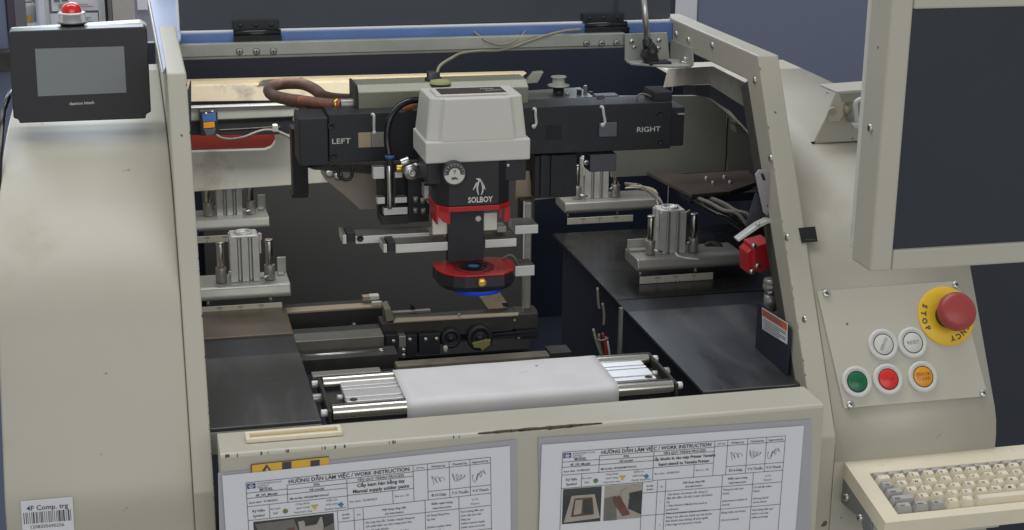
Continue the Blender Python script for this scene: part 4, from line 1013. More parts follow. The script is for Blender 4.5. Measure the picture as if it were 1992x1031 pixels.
# ------------------------------------------------------------------ transport rails in the middle
t = thing('transport_rail', 'long dirty board transport rail with a cream top strip behind the left feed plate', 'rail', at(650, 640, y=.5))
b = MB(); x0, x1 = .10, at(743, 600, y=.49).x; zt_ = at(650, 600, y=.49).z
b.box(x0, x1, .49, .53, zt_ - .038, zt_ - .0032, .0008); b.build('body', DARKM, t)
b = MB(); b.box(x0, x1, .488, .506, zt_ - .003, zt_, .0006); b.build('top_strip', TAN, t)
screw(at(689, 632, y=.4898), -Y, .0036, t, cross=False)
b = MB(); b.bx(720, 576, 738, 583, .500, .012, .0004); b.build('glint_block', WHITEPL, t)  # white of this and the next block stands for glints on the rail
b = MB(); b.bx(724, 588, 743, 593, .486, .006, .0003); b.build('glint_block', WHITEPL, t)
b = MB(); b.bx(706, 577, 720, 585, .502, .010, .0004); b.build('clip', TAN, t)

t = thing('transport_rail', 'black transport rail carrying pulleys and tan plate in front of the grey sheet', 'rail', at(850, 650, y=.4))
b = MB(); b.bx(560, 645, 745, 672, .400, .02, .0008); b.build('left_beam', BLACKM, t)
b = MB(); xa, xb = at(742, 640, y=.395).x, at(1047, 620, y=.395).x; zc = at(900, 619, y=.395).z
b.box(xa, xb, .395, .425, zc - .020, zc, .001); b.build('beam', DARKM, t)
b = MB(); b.pz([(770, 618), (845, 615), (1010, 607), (1008, 612), (850, 621), (765, 626)], zc + .0022, .002, .0004); b.build('top_strip', TAN, t)
b = MB(); b.bx(742, 660, 1044, 664, .392, .02); b.build('lower_flange', BLACKM, t)
b = MB(); b.px([(748, 602), (760, 599), (768, 623), (752, 627)], .398, .03, .0006); b.build('end_block', DIRTM, t)
b = MB(); b.bx(764, 605, 838, 610, .440, .006, .0004); b.build('thin_strip', STEELR, t)
b = MB(); b.px([(797, 612), (799, 600), (803, 593), (808, 600), (810, 612)], .445, .008, .0005); b.build('fin', BLACKG, t)
b = MB(); b.px([(933, 578), (973, 569), (986, 589), (979, 594), (992, 606), (958, 613)], .425, .003, .0005); tp = b.build('tan_plate', TAN, t)
b = MB(); b.px([(976, 590), (986, 589), (992, 594), (980, 597)], .4240, .0008); b.px([(960, 600), (966, 601), (970, 607), (963, 606)], .4240, .0008); b.build('slot', BLACK, tp)
b = MB(); b.bx(1004, 606, 1046, 660, .402, .025, .001); b.build('end_bracket', DARKM, t)
b = MB(); b.px([(840, 664), (1044, 640), (1044, 656), (920, 662), (842, 672)], .398, .006, .0005); b.build('link_plate', BLACKM, t)
for u, v, r in ((876, 656, .013), (932, 655, .017)):
    b = MB(); b.lathe(at(u, v, y=.390), -Y, [(r, 0), (r, .006), (r * .9, .007), (r * .62, .007), (r * .62, .004), (r * .3, .004), (r * .3, .008), (0, .008)], 28); b.build('pulley', BLACKM, t)
for k, (u0, u1, vt, vb) in enumerate(((750, 775, 652, 698), (776, 790, 654, 676), (791, 812, 652, 696), (815, 856, 650, 690))):
    blk('bearing_block', u0, vt, u1, vb, .380 + .002 * (k % 2), .02, BLACKM if k != 1 else STEELR, t)
for u, v in ((765.5, 663.5), (797.5, 660.5), (828, 660), (849, 659)):
    screw(at(u, v, y=.3795), -Y, .0030, t, cross=False)
for u, v in ((785, 681), (785, 691)):
    screw(at(u, v, y=.3785), -Y, .0034, t, cross=False)
b = MB(); p = at(866.5, 671, y=.376); b.lathe(p, -Z, [(0, 0), (.0028, .002), (.0032, .004), (.0026, .007), (.0010, .010), (0, .0105)], 14); b.build('white_plug', WHITEPL, t)
b = MB(); b.px([(919, 668), (940, 662), (955, 661), (953, 672), (938, 683), (934, 677), (922, 677)], .380, .006, .0006); b.build('olive_lever', mat('olive_plastic', (142, 138, 84), .5, var=.1), t)
for u, v in ((1009, 657), (1001, 623), (893, 612)):
    b = MB(); b.lathe(at(u, v, y=.3942), -Y, [(.0022, 0), (.0022, .001), (0, .0016)], 10); b.build('screw', STEELR, t)

t = thing('lower_guide', 'flat grey steel guide with a thin bright rod below the black rail', 'guide', at(650, 690, y=.36))
b = MB(); b.bx(540, 660, 748, 690, .362, .03, .001); b.build('guide_bar', mat('worn_steel', (120, 118, 112), .42, .6, var=.14, vscale=30, stain=((80, 78, 72), 26, .56, .2)), t)
b = MB(); b.cyl(at(560, 695.5, y=.345), at(742, 682, y=.345), .0020, seg=12); b.cyl(at(736, 682.5, y=.345), at(748, 681.5, y=.345), .0030, seg=12); b.build('rod', SCREWM, t)
b = MB(); b.bx(560, 695, 775, 724, .330, .03, .001); b.build('trough', DARKM, t)
t = thing('cross_bar', 'dull green grey cross bar lying behind the paper roller', 'bar', at(930, 705, y=.27))
b = MB(); xA, xB = at(772, 712, y=.272).x, at(1070, 692, y=.272).x; zz = at(930, 701, y=.272).z
b.box(xA, xB, .272, .290, zz - .012, zz, .001); b.build('bar', DIRTM, t)
MB().box(xB + .0005, xB + .028, .274, .300, zz - .012, zz + .002, .001).build('end_block', DARKM, t)
MB().box(xA + .03, xB - .004, .2700, .2717, zz - .008, zz - .004, .0005).build('bright_lip', STEELR, t)
b = MB(); b.bx(608, 727, 742, 733, .225, .015, .0008); tag(b.build('support_bar', STEELR), 'short dull bar between the left feed plate and the paper roller', 'bar')

# ------------------------------------------------------------------ cleaning paper roller unit
RZ = -.0085; RR = .0086; yF, yB = .108, .196; xl, xr = .1215, .5150
t = thing('paper_roller_unit', 'cleaning unit with two steel rollers and aluminium bars under a white paper band', 'roller unit', (.32, .15, -.03))
for yy, nm in ((yF, 'front_roller'), (yB, 'back_roller')):
    b = MB(); b.cyl((xl + .004, yy, RZ), (xr - .004, yy, RZ), RR, seg=36, bev=.0008); b.build(nm, STEEL, t)
for x0, x1 in ((xl - .001, xl + .003), (xr - .003, xr + .001)):
    b = MB(); b.box(x0, x1, yF - .009, yB + .008, RZ - .016, RZ + .006, .0012); b.build('end_plate', DARKM, t)
for x0, s in ((xl - .001, -1), (xr + .001, 1)):
    for yy in (yF, yB):
        b = MB(); b.cyl((x0, yy, RZ), (x0 + s * .007, yy, RZ), .0042, seg=18, bev=.0006); b.build('knob', ALU, t)
    b = MB(); b.cyl((x0, (yF + yB) / 2 + .01, RZ - .004), (x0 + s * .010, (yF + yB) / 2 + .01, RZ - .004), .0055, seg=18, bev=.0006); b.build('bush', STEELR, t)
for x0, x1 in ((xl + .022, .26), (.40, xr - .018)):
    sec = [(yF + .014, -.006), (yF + .014, .001), (yF + .022, .001), (yF + .022, -.0022), (yF + .027, -.0022), (yF + .027, .0012), (yF + .046, .0012), (yF + .046, -.002), (yF + .050, -.002), (yF + .050, .0012),
           (yF + .056, .0012), (yF + .056, -.002), (yF + .060, -.002), (yF + .060, .0012), (yF + .072, .0012), (yF + .072, -.006)]
    b = MB(); b.prism([(x0, y, z - .004) for y, z in sec], (x1 - x0, 0, 0), .0004); pad = b.build('suction_bar', ALUB, t)
    xe = x0 + .008 if x0 < .3 else x1 - .008
    b = MB(); b.lathe((xe, yF + .018, -.0029), Z, [(.0042, 0), (.0042, .0006), (.0026, .0006), (.0026, 0), (0, 0)], 18); b.build('eyelet', DARKM, pad)
    xe = x0 - .002 if x0 < .3 else x1 + .002
    b = MB(); b.cyl((xe, yF + .036, -.006), (xe + (-.006 if x0 < .3 else .006), yF + .036, -.006), .003, seg=12); b.build('peg', ALU, pad)
b = MB(); b.box(xl + .003, xr - .003, yF + .018, yB - .014, RZ - .020, RZ - .006); b.build('tray', DARKM, t)
# the paper band, wrapped over both rollers
r = RR + .0005; sec = []
for k in range(9): a = math.radians(-6 + 96 * k / 8); sec.append((yB + r * math.cos(a), RZ + r * math.sin(a)))
for k in range(5): s = (k + 1) / 6; sec.append((yB + (yF - yB) * s, RZ + r + .0002 - .0009 * math.sin(PI * s)))
for k in range(9): a = math.radians(90 + 96 * k / 8); sec.append((yF + r * math.cos(a), RZ + r * math.sin(a)))
sec.append((yF - r - .0004, RZ - .024))
sec = [(yB + r - .001, RZ - .03)] + sec
pl0, pl1 = .2060, .4455
b = MB(); N = 24; G = []
for i in range(N + 1):
    s = i / N; G.append([b.bm.verts.new((pl0 + (pl1 - pl0) * s + .0012 * (1 - s) * (1 - j / len(sec)) * 0, y, z + .0005 * math.sin(s * 17 + j * .25) * (1 if 8 < j < 16 else .25))) for j, (y, z) in enumerate(sec)])
for i in range(N):
    for j in range(len(sec) - 1):
        f = b.bm.faces.new((G[i][j], G[i + 1][j], G[i + 1][j + 1], G[i][j + 1])); f.smooth = True
tag(b.build('cleaning_paper', PAPERR), 'broad band of white cleaning paper stretched over the two steel rollers', 'paper')
b = MB()
for u, v, r_ in ((1044, 711, .0012), (1016, 724, .0006), (1024, 722.5, .0005), (1010, 726, .0004)):
    q = at(u, v, z=RZ + RR + .0013); b.face([q + Vector((r_ * 1.6 * math.cos(k), r_ * math.sin(k), 0)) for k in (0, 1.2, 2.5, 3.7, 5)])
o = b.build('stain', INKG, bpy.data.objects['cleaning_paper']); o['kind'] = 'stuff'
md = bpy.data.objects['cleaning_paper'].modifiers.new('thickness', 'SOLIDIFY'); md.thickness = .0003; md.offset = -1

# ------------------------------------------------------------------ right wall details
t = thing('sticker_plate', 'dark upright plate with a warning sticker inside the right side frame', 'panel', (.657, .2, ZP))
b = MB(); b.box(.6550, .6580, .1200, .2180, ZP + .0005, .047, .0008); b.build('panel', DARKV, t)
q = [at(1482, 598, x=.6545), at(1532, 629, x=.6545), at(1531, 670, x=.6545), at(1483, 640, x=.6545)]
b = MB(); b.prism(q, (.0004, 0, 0)); st = b.build('warning_sticker', PAPER, t)
n = lambda a, c: q[0].lerp(q[1], a).lerp(q[3].lerp(q[2], a), c) + Vector((-.0004, 0, 0))
b = MB(); b.m(0).face([n(.02, .03), n(.98, .03), n(.98, .36), n(.02, .36)])
dirR = (q[1] - q[0]).normalized(); dirU = (q[0] - q[3]).normalized()
b.m(1).text('WARNING', n(.06, .32) + Vector((-.0003, 0, 0)), dirR, dirU, .0105, bold=.0002, sx=1.15)
for k in range(6):
    c = .46 + .088 * k; b.face([n(.05, c), n(.95 - .25 * (k % 3 == 2), c), n(.95 - .25 * (k % 3 == 2), c + .035), n(.05, c + .035)])
b.build('print', [WARN, INKG], st)
t = thing('cable_gland', 'grey ribbed gland nut standing behind the warning sticker', 'gland', at(1500, 590, y=.24))
p = at(1500, 572, y=.24)
b = MB(); b.cyl(p - Z * .02, p, .0085, seg=18); b.build('stem', STEELR, t)
b = MB(); b.cyl(p, p + Z * .006, .0085, seg=6, bev=.0008); b.build('hex_nut', SCREWM, t)
b = MB(); pr = []
b.lathe(p + Z * .0062, Z, [(.0100, 0), (.0108, .001), (.0108, .006), (.0096, .0075), (.0104, .009), (.0096, .013), (.0066, .014), (0, .0125)], 22); b.build('cap', STEELR, t)
t = thing('junction_box', 'red plastic junction box with steel screws inside the right side frame', 'junction box', at(1480, 535, y=.26))
b = MB(); b.prism([at(u, v, y=.262) for u, v in ((1466, 480), (1500, 470), (1506, 478), (1503, 520), (1480, 530), (1466, 528))], (0, .035, 0), .0015); b.build('lid', REDP, t)
b = MB(); b.prism([at(u, v, y=.270) for u, v in ((1453, 492), (1466, 480), (1466, 528), (1455, 533))], (0, .028, 0), .0012); b.build('box', REDP, t)
for u, v in ((1466, 478), (1473, 517), (1462, 528)):
    screw(at(u, v, y=.2615), -Y, .0034, t, h=.004)
t = thing('slotted_bracket', 'slotted grey metal bracket fixed to the slope of the right frame', 'bracket', at(1495, 430, y=.2))
b = MB(); b.px([(1469, 340), (1476.5, 330), (1499, 332), (1502, 338), (1518.5, 417), (1512, 422), (1495, 421.5), (1485, 413)], .215, .002, .0006); pl = b.build('plate', mat('worn_zinc', (176, 172, 176), .42, .5, var=.08, vscale=14, stain=((160, 138, 150), 12, .55, .2)), t)
def slot_(u0, v0, u1, v1):
    b = MB(); P = []
    for k in range(16):
        a = 2 * PI * k / 16; du, dv = math.cos(a) * 3.4, math.sin(a) * 3.4; c = (u1, v1) if dv > 0 else (u0, v0); P.append((c[0] + du, c[1] + dv))
    b.px(P, .2146, .0003); return b.build('slot', BLACK, pl)
slot_(1483, 340.5, 1486.5, 348); slot_(1495.5, 401, 1499, 409.5)
b = MB(); b.px([(1470, 375), (1476, 378), (1488, 415), (1495, 425), (1450, 440)], .228, .002, .0005); b.build('gusset', mat('slate_gusset', (70, 72, 78), .5, .2), t)
b = MB(); b.px([(1434, 466), (1437, 471), (1478, 443), (1495, 434.5), (1512, 435), (1516, 430), (1513, 426), (1492, 428), (1474, 437)], .205, .012, .0006); b.build('angled_foot', ALU, t)
for u, v in ((1474.5, 436.5), (1513, 429)):
    screw(at(u, v, y=.204), -Y, .0026, t, cross=False)

t = thing('motor_mount', 'dark soiled mounting shelf with bolts beneath the olive panel', 'shelf', at(1370, 370, y=.7))
zz = at(1360, 345, y=.74).z
b = MB(); b.pz([(1258, 333), (1330, 338), (1455, 331), (1478, 352), (1420, 372), (1345, 378)], zz, .006, .001); b.build('shelf', mat('brown_dirty_steel', (78, 70, 66), .5, .3, var=.25, vscale=20), t)
b = MB(); a, c = at(1345, 380, y=.66), at(1480, 374, y=.66); b.prism([(a.x, .665, zz - .007), (c.x, .665, zz - .007), (c.x, .665, zz - .020), (a.x, .665, zz - .020)], (0, .05, 0), .001); b.build('apron', DARKV, t)
for u, v in ((1374, 349), (1387, 358), (1409, 347), (1420, 357)):
    p = at(u, v, z=zz); b = MB(); b.lathe(p, Z, [(.0030, 0), (.0030, .004), (.0018, .005), (0, .005)], 8); b.build('bolt', STEELR, t)
t = thing('cast_bracket', 'pale grey cast bracket peeping round the right side frame near the top', 'bracket', at(1440, 230, y=.5))
b = MB(); b.px([(1428, 210), (1440, 201), (1452, 203), (1456, 232), (1452, 246), (1430, 242), (1426, 228)], .50, .02, .002); b.px([(1428, 243), (1450, 247), (1449, 262), (1432, 258)], .505, .02, .001); b.build('casting', STEELR, t)
b = MB(); b.lathe(at(1449, 219, y=.4985), -Y, [(.005, 0), (.005, .001), (0, .001)], 16); b.build('bore', BLACK, t)
b = MB(); b.tube([at(1416, 230, y=.6), at(1414, 260, y=.65), at(1413, 300, y=.7), at(1411, 332, y=.74)], .0012, 6); tag(b.build('black_wire', BLACK), 'thin black wire hanging down in front of the olive panel', 'wire')

t = thing('cable_cluster', 'tangle of dark hoses under the soiled mounting shelf', 'hoses', at(1400, 420, y=.6))
rnd = random.Random(17)
for k in range(6):
    o_ = rnd.uniform(-14, 14)
    b = MB(); b.tube([at(1340 + 8 * k + o_, 382, y=.66), at(1362 + 9 * k, 398 + o_ * .4, y=.62), at(1392 + 8 * k, 414 + o_ * .5, y=.58), at(1420 + 7 * k, 424 + o_, y=.56), at(1446 + 5 * k, 446 + o_ * .6, y=.54)], rnd.choice((.0016, .0024, .0032)), 8, 5)
    b.build('hose', (BLACKG, DARKM, GREYC)[k % 3], t)
rnd = random.Random(4)
wm = [GREYC, BLACK, TIE, CORD, STEELR, GREYC]
t = thing('wire_bundle', 'bundle of black and grey wires drooping onto the right clamp cylinder', 'wires', at(1310, 430, y=.55))
for k in range(9):
    pts = [(1218 + rnd.uniform(-3, 3), 360 + rnd.uniform(-4, 6), .74), (1245 + rnd.uniform(-4, 4), 364 + rnd.uniform(-5, 6), .70), (1272 + rnd.uniform(-4, 4), 376 + rnd.uniform(-5, 6), .66),
           (1285 + rnd.uniform(-4, 4), 398 + rnd.uniform(-5, 6), .62), (1300 + rnd.uniform(-5, 5), 418 + rnd.uniform(-4, 4), .58), (1315 + rnd.uniform(-5, 6), 426 + rnd.uniform(-3, 4), .555), (1334 + rnd.uniform(-6, 8), 416 + rnd.uniform(-10, 8), .56)]
    b = MB(); b.tube([at(u, v, y=y) for u, v, y in pts], .0015 if k % 3 else .0022, 6, 4); b.build('wire', wm[k % 6], t)
t = thing('wire_bundle', 'few loose red and grey wires hanging in the gap right of the transport rail', 'wires', at(1165, 690, y=.34))
for k, (pts, m) in enumerate((([(1162, 560), (1164, 590), (1166, 600)], GREYC), ([(1172, 590), (1175, 612), (1174, 632)], GREYC), ([(1154, 640), (1160, 664), (1170, 692)], CORD), ([(1165, 650), (1166, 668), (1172, 694)], GREYC),
                              ([(1172, 648), (1177, 668), (1178, 696)], REDD), ([(1178, 655), (1180, 672), (1184, 696)], REDD), ([(1181, 664), (1184, 680), (1185, 694)], TIE))):
    b = MB(); b.tube([at(u, v, y=.34) for u, v in pts], .0017, 6, 4); b.build('wire', m, t)
b = MB(); b.tube([at(1160, 661, y=.338), at(1172, 662, y=.336), at(1183, 658, y=.338)], .0014, 6, 3); b.build('tie', GREYC, t)

# ------------------------------------------------------------------ hinge rail, lid, hinges, strut
t = thing('hinge_rail', 'galvanised hinge rail with screws along the top of the opening', 'rail', (.29, .56, .30))
ry = .560
zr1, zr0 = at(780, 76, y=ry).z, at(780, 106, y=ry).z
b = MB(); b.box(-.005, at(1216, 80, y=ry).x, ry, ry + .012, zr0 + .004, zr1, .001); b.build('rail', GALV, t)
b = MB(); b.box(-.005, at(1216, 80, y=ry).x, ry + .003, ry + .028, zr0, zr0 + .0036, .0008); b.build('lower_lip', STEELR, t)
for u, v in ((466, 100.5), (499, 100.5), (532, 100), (1141, 84.5), (1170.5, 84), (1199.5, 83.5)):
    p = at(u, v, y=ry - .0002); b = MB(); b.m(0).lathe(p, -Y, [(.0046, 0), (.0046, .0005), (.0040, .0005), (.0040, .0002)], 24)
    b.m(1).lathe(p, -Y, [(.0040, .0001), (.0038, .0010), (.0024, .0014), (0, .0014)], 20); b.m(0)
    for dx, dz in ((.0028, .0005), (.0005, .0028)):
        b.face([p + Vector((-dx, -.0017, -dz)), p + Vector((dx, -.0017, -dz)), p + Vector((dx, -.0017, dz)), p + Vector((-dx, -.0017, dz))])
    b.build('screw', [BLACK, GALV], t)
b = MB(); b.box(-.0052, .6595, .580, .585, at(780, 80, y=.58).z - .012, at(780, 56.5, y=.58).z, .0006); tag(b.build('blue_strip', BLUES), 'blue film covered strip between the lid and the hinge rail', 'strip')

t = thing('lid', 'smoked dark lid standing open above the hinge rail', 'lid', (.33, .60, .33))
zl_ = at(780, 50, y=.60).z
LT = Vector((0, .06, 1)).normalized()
def lidp(x, h, o=0.0): return Vector((x, .600, zl_)) + LT * h + Vector((0, -o, 0))
lx0, lx1 = at(350, 60, y=.6).x, at(1304, 38, y=.6).x
b = MB(); b.prism([lidp(lx0, .001), lidp(lx1, .001), lidp(lx1, .36), lidp(lx0, .36)], (0, .004, 0), .0006); b.build('acrylic_pane', GLASSD, t)
b = MB(); b.prism([lidp(lx0 - .001, -.0034), lidp(lx1 + .001, -.0034), lidp(lx1 + .001, .0004), lidp(lx0 - .001, .0004)], (0, -.006, 0), .0014); b.build('white_edge', TIEW, t)  # pure white stands for the highlight along the lid's lower edge
b = MB(); b.prism([lidp(lx0 - .0035, .0006), lidp(lx0 - .0006, .0006), lidp(lx0 - .0006, .36), lidp(lx0 - .0035, .36)], (0, .008, 0), .0005); b.build('white_edge', TIEW, t)
for u0, u1, v0, v1 in ((453, 545, 41, 80), (1133, 1216, 27, 63)):
    x0, x1 = at(u0, 60, y=.59).x, at(u1, 60, y=.59).x; um = (u0 + u1) / 2
    za, zb_ = at(um, v1, y=.59).z, at(um, v0, y=.59).z; zm = za + (zb_ - za) * .42
    b = MB(); b.cyl((x0, .584, zm), (x1, .584, zm), .005, seg=16); h = b.build('hinge', BLACKG, t)
    b = MB(); b.box(x0 + .001, x1 - .001, .593, .598, zm + .001, zb_, .0008); b.build('upper_leaf', BLACKM, h)
    b = MB(); b.box(x0, x1, .570, .579, za, zm - .001, .0008); b.build('lower_leaf', BLACKG, h)
    for k in range(3):
        screw((x0 + (x1 - x0) * (.17 + .33 * k), .593, zm + (zb_ - zm) * .62), -Y, .0026, h, m=BLACK, cross=False)

t = thing('strut_bracket', 'galvanised corner bracket carrying the gas strut at the upper right corner', 'bracket', at(1270, 120, y=.52))
by = .552
b = MB(); b.px([(1216, 66), (1298, 63), (1303, 116), (1216, 118)], by, .003, .0006); b.build('back_plate', GALV, t)
x0, x1 = at(1218, 115, y=by).x, .6585; zf = at(1255, 116, y=by).z
b = MB(); b.prism([(x0, by, zf), (x1, by, zf), (x1, by - .055, zf), (x0 + .045, by - .055, zf), (x0, by - .022, zf)], (0, 0, -.003), .0006); b.build('floor_plate', GALV, t)
b = MB(); b.pxx([(1304, 77), (1346, 94), (1347, 127), (1338, 133), (1304, 117)], .6574, .0022, .0004); b.build('side_plate', GALV, t)
for u, v in ((1229, 81), (1282, 79), (1234, 92), (1281, 94)):
    screw(at(u, v, y=by - .0002), -Y, .0036, t, cross=True)
p = Vector((x0 + .072, by - .034, zf)); b = MB(); b.cyl(p, p + Z * .003, .0075, seg=18); b.cyl(p + Z * .003, p + Z * .0085, .005, seg=6, bev=.0005); b.build('bolt', SCREWM, t)
t = thing('gas_strut', 'slim silver gas strut with a black end joint propping the lid', 'gas strut', at(1270, 115, y=.53))
a, c = at(1259, 80, y=.528), at(1249, -40, y=.545)
b = MB(); b.cyl(a, c, .0042, seg=18); b.build('rod', SCREWM, t)
b = MB(); d = (a - c).normalized(); b.cyl(a - d * .003, a + d * .008, .0062, .0068, seg=16, bev=.0008)
b.tube([a + d * .006, at(1266, 96, y=.526), at(1270, 106, y=.524)], .0088, 12, 4)
b.px([(1255, 97), (1271, 92), (1280, 104), (1284, 126), (1258, 126), (1250, 112)], .519, .014, .002); b.build('end_joint', BLACK, t)
b = MB(); b.px([(1264, 122), (1306, 120), (1308, 126.5), (1264, 128)], .512, .02, .0008); b.build('foot', BLACKM, t)

b = MB(); b.tube([at(u, v, y=y) for u, v, y in ((848, 168, .47), (850, 146, .47), (856, 128, .48), (880, 112, .51), (900, 103, .54), (935, 99, .552), (970, 98, .553), (1000, 91, .553), (1030, 80, .553), (1065, 68, .553), (1100, 60, .56), (1130, 57, .575))], .0019, 7, 6)
tag(b.build('pale_cord', CORD), 'pale cord draped over the hinge rail down to the gantry box', 'cord')
b = MB(); b.tube([at(u, v, y=y) for u, v, y in ((916, 57, .59), (930, 68, .57), (948, 80, .553), (972, 87, .553), (995, 82, .553), (1015, 68, .57), (1026, 55, .59))], .0013, 7, 6)
tag(b.build('pale_cord', CORD), 'thin pale cord sagging in a loop in front of the lid edge', 'cord')

# ------------------------------------------------------------------ touch panel and signal lamp on the left cover
hy = .42
t = thing('touch_panel', 'charcoal touch panel with a grey screen standing on the left cover', 'touch panel', mid(at(38, 238, y=hy), at(290, 224, y=hy)))
b = MB(); b.px([(16, 66), (20, 61), (280, 52), (286, 57), (294, 218), (284, 223), (284, 231), (38, 240), (36, 233), (26, 230)], hy, .026, .0015); b.build('bezel', HMIB, t)
b = MB(); b.px([(68, 95), (241, 90), (246, 180), (74, 187.5)], hy - .0004, .0006); b.build('screen', SCREENG, t)
b = MB(); b.px([(18, 60), (274, 44), (286, 52), (290, 200), (30, 215)], hy + .0265, .030, .002); b.build('rear_housing', WHITEPL, t)
b = MB(); b.text('daemon hitech', at(135, 204.5, y=hy - .0006), (at(190, 200, y=hy) - at(135, 203, y=hy)).normalized(), Z, .0050, bold=.0001, sx=.95); b.build('lettering', TIE, t)
p = at(141, 47, y=.455)
t = thing('signal_lamp', 'red domed signal lamp on a silver base on top of the touch panel', 'signal lamp', p)
b = MB(); b.lathe(p, Z, [(.0138, -.004), (.0138, .001), (.0172, .0012), (.0172, .0024), (.0140, .0026)], 36); b.build('foot_ring', BLACK, t)
b = MB(); b.lathe(p, Z, [(.0150, .0028), (.0150, .0118), (.0155, .0122), (.0155, .0140), (.0120, .0142)], 40); b.build('silver_base', ALUB, t)
b = MB(); b.lathe(p + Z * .0142, Z, [(.0116, 0), (.0112, .0035), (.0100, .0065), (.0078, .0092), (.0045, .0110), (0, .0117)], 36); b.build('red_dome', REDL, t)
b = MB(); b.tube([at(u, v, y=y) for u, v, y in ((24, 176, .47), (16, 190, .44), (8, 215, .42), (4, 245, .39), (1, 290, .36), (-2, 350, .31), (-3, 420, .25))], .0032, 10, 6); tag(b.build('power_cable', BLACKG), 'black cable hanging from the back of the touch panel', 'cable')

# ------------------------------------------------------------------ monitor, its bracket, keyboard
my = -.100
mx0 = at(1735, 0, y=my).x; mz0 = at(1694, 530, y=my).z
t = thing('monitor', 'cream framed monitor with a dark screen hanging over the console', 'monitor', (.80, my, .18))
ms = [at(1781, 18, y=my), at(1733.6, 489, y=my)]
sx0, sx1, sz0, sz1 = ms[0].x - .002, .968, ms[1].z + .001, ms[0].z
b = MB(); mx1 = 1.000; zt2 = .475
b.box(mx0, sx0, my, my + .0445, mz0, zt2, .003, 3); b.box(sx0 + .0002, sx1, my, my + .0445, mz0, sz0, .002, 2); b.box(sx0 + .0002, sx1, my, my + .0445, sz1, zt2, .002, 2); b.box(sx1 + .0002, mx1, my, my + .0445, mz0, zt2, .002, 2)
b.build('casing', PAINT_D, t)
MB().box(sx0 - .002, sx1 + .002, my + .004, my + .008, sz0 - .002, sz1 + .002).build('screen', SCREEN, t)
MB().box(mx0 + .004, mx1 - .004, my + .0446, my + .060, mz0 + .01, zt2 - .01, .002).build('back_cover', PAINT_I, t)
screw(at(1694, 249, x=mx0 - .0002), (-1, 0, 0), .0042, t, cross=True)
t = thing('monitor_bracket', 'cream folded bracket on the console behind the monitor', 'bracket', at(1620, 278, y=.31))
b = MB(); yy = .31
b.prism([at(u, v, y=yy) for u, v in ((1583, 279), (1630, 180), (1634, 178), (1720, 172), (1720, 272))], (0, .0, .0)) if 0 else None
b.px([(1583, 279), (1614, 214), (1720, 206), (1720, 272)], yy, .003, .0006)
b.prism([at(1583, 279, y=yy - .0), at(1628, 180, y=yy + .0), at(1630, 180, y=yy), at(1640, 200, y=yy)], (0, .0, .0)) if 0 else None
b.build('front_plate', PAINT_D, t)
b = MB(); b.px([(1610, 222), (1626, 180), (1632, 181), (1645, 216), (1633, 236), (1614, 237)], yy - .012, .003, .0006); b.build('ear', PAINT_D, t)
b = MB(); b.px([(1626, 178), (1720, 171), (1720, 176), (1630, 183)], yy - .012, .05, .0006); b.build('top_flange', PAINT_D, t)
b = MB(); b.px([(1633, 183), (1720, 176), (1720, 206), (1645, 214)], yy + .024, .003); b.build('inner_plate', PAINT_I, t)
b = MB(); b.px([(1646, 200), (1720, 196), (1720, 232), (1650, 237)], yy - .006, .004, .0006); b.build('arm', STEELR, t)
p = at(1620, 214, y=yy - .012); b = MB(); b.cyl(p, p - X * .003 - Y * .007, .0050, seg=6, bev=.0006); b.cyl(at(1640, 213, y=yy - .010), at(1652, 213, y=yy - .010), .0055, seg=14); b.build('bolt', TAN, t)
b = MB(); b.px([(1577, 276), (1586, 275), (1585, 281), (1582, 283)], yy - .0004, .0006); b.build('slot', BLACK, t)
b = MB(); b.px([(1580, 281), (1720, 271), (1720, 275), (1582, 284.5)], yy - .0006, .0008); b.build('base_gap', BLACK, t)
t = thing('latch_handle', 'small white bent handle between the bracket and the monitor', 'handle', at(1670, 250, y=.28))
b = MB(); b.tube([at(u, v, y=.29) for u, v in ((1700, 192), (1680, 192), (1668, 196), (1664, 204), (1666, 225), (1669, 242))], .0030, 10, 6); b.build('rod', TIE, t)
b = MB(); b.px([(1660, 242), (1676, 238), (1680, 248), (1664, 252)], .286, .012, .002); b.build('foot', TIE, t)

# keyboard: rear and front edges read on their own heights, then a local frame
kr, kf = at(1641, 897, z=-.092), at(1752, 1014, z=-.116)
kf.x = kr.x
back = (kr - kf); KD = back.length; back.normalize(); KX = X.copy(); KN = KX.cross(back).normalized()
t = thing('keyboard', 'yellowed cream keyboard with grey side keys at the lower right', 'keyboard', kf)


def K(x, y, z): return kf + KX * x + back * y + KN * z


def kbox(b, x0, x1, y0, y1, z0, z1, bev=0.0, inset=0.0, insy=None):
    iy = inset if insy is None else insy
    A = [b.bm.verts.new(K(x, y, z0)) for x, y in ((x0, y0), (x1, y0), (x1, y1), (x0, y1))]
    B = [b.bm.verts.new(K(x, y, z1)) for x, y in ((x0 + inset, y0 + iy), (x1 - inset, y0 + iy), (x1 - inset, y1 - iy * .5), (x0 + inset, y1 - iy * .5))]
    fs = [b.bm.faces.new(list(reversed(A))), b.bm.faces.new(B)] + [b.bm.faces.new((A[k], A[(k + 1) % 4], B[(k + 1) % 4], B[k])) for k in range(4)]
    b._fin(fs); b._bev(A + B, bev)


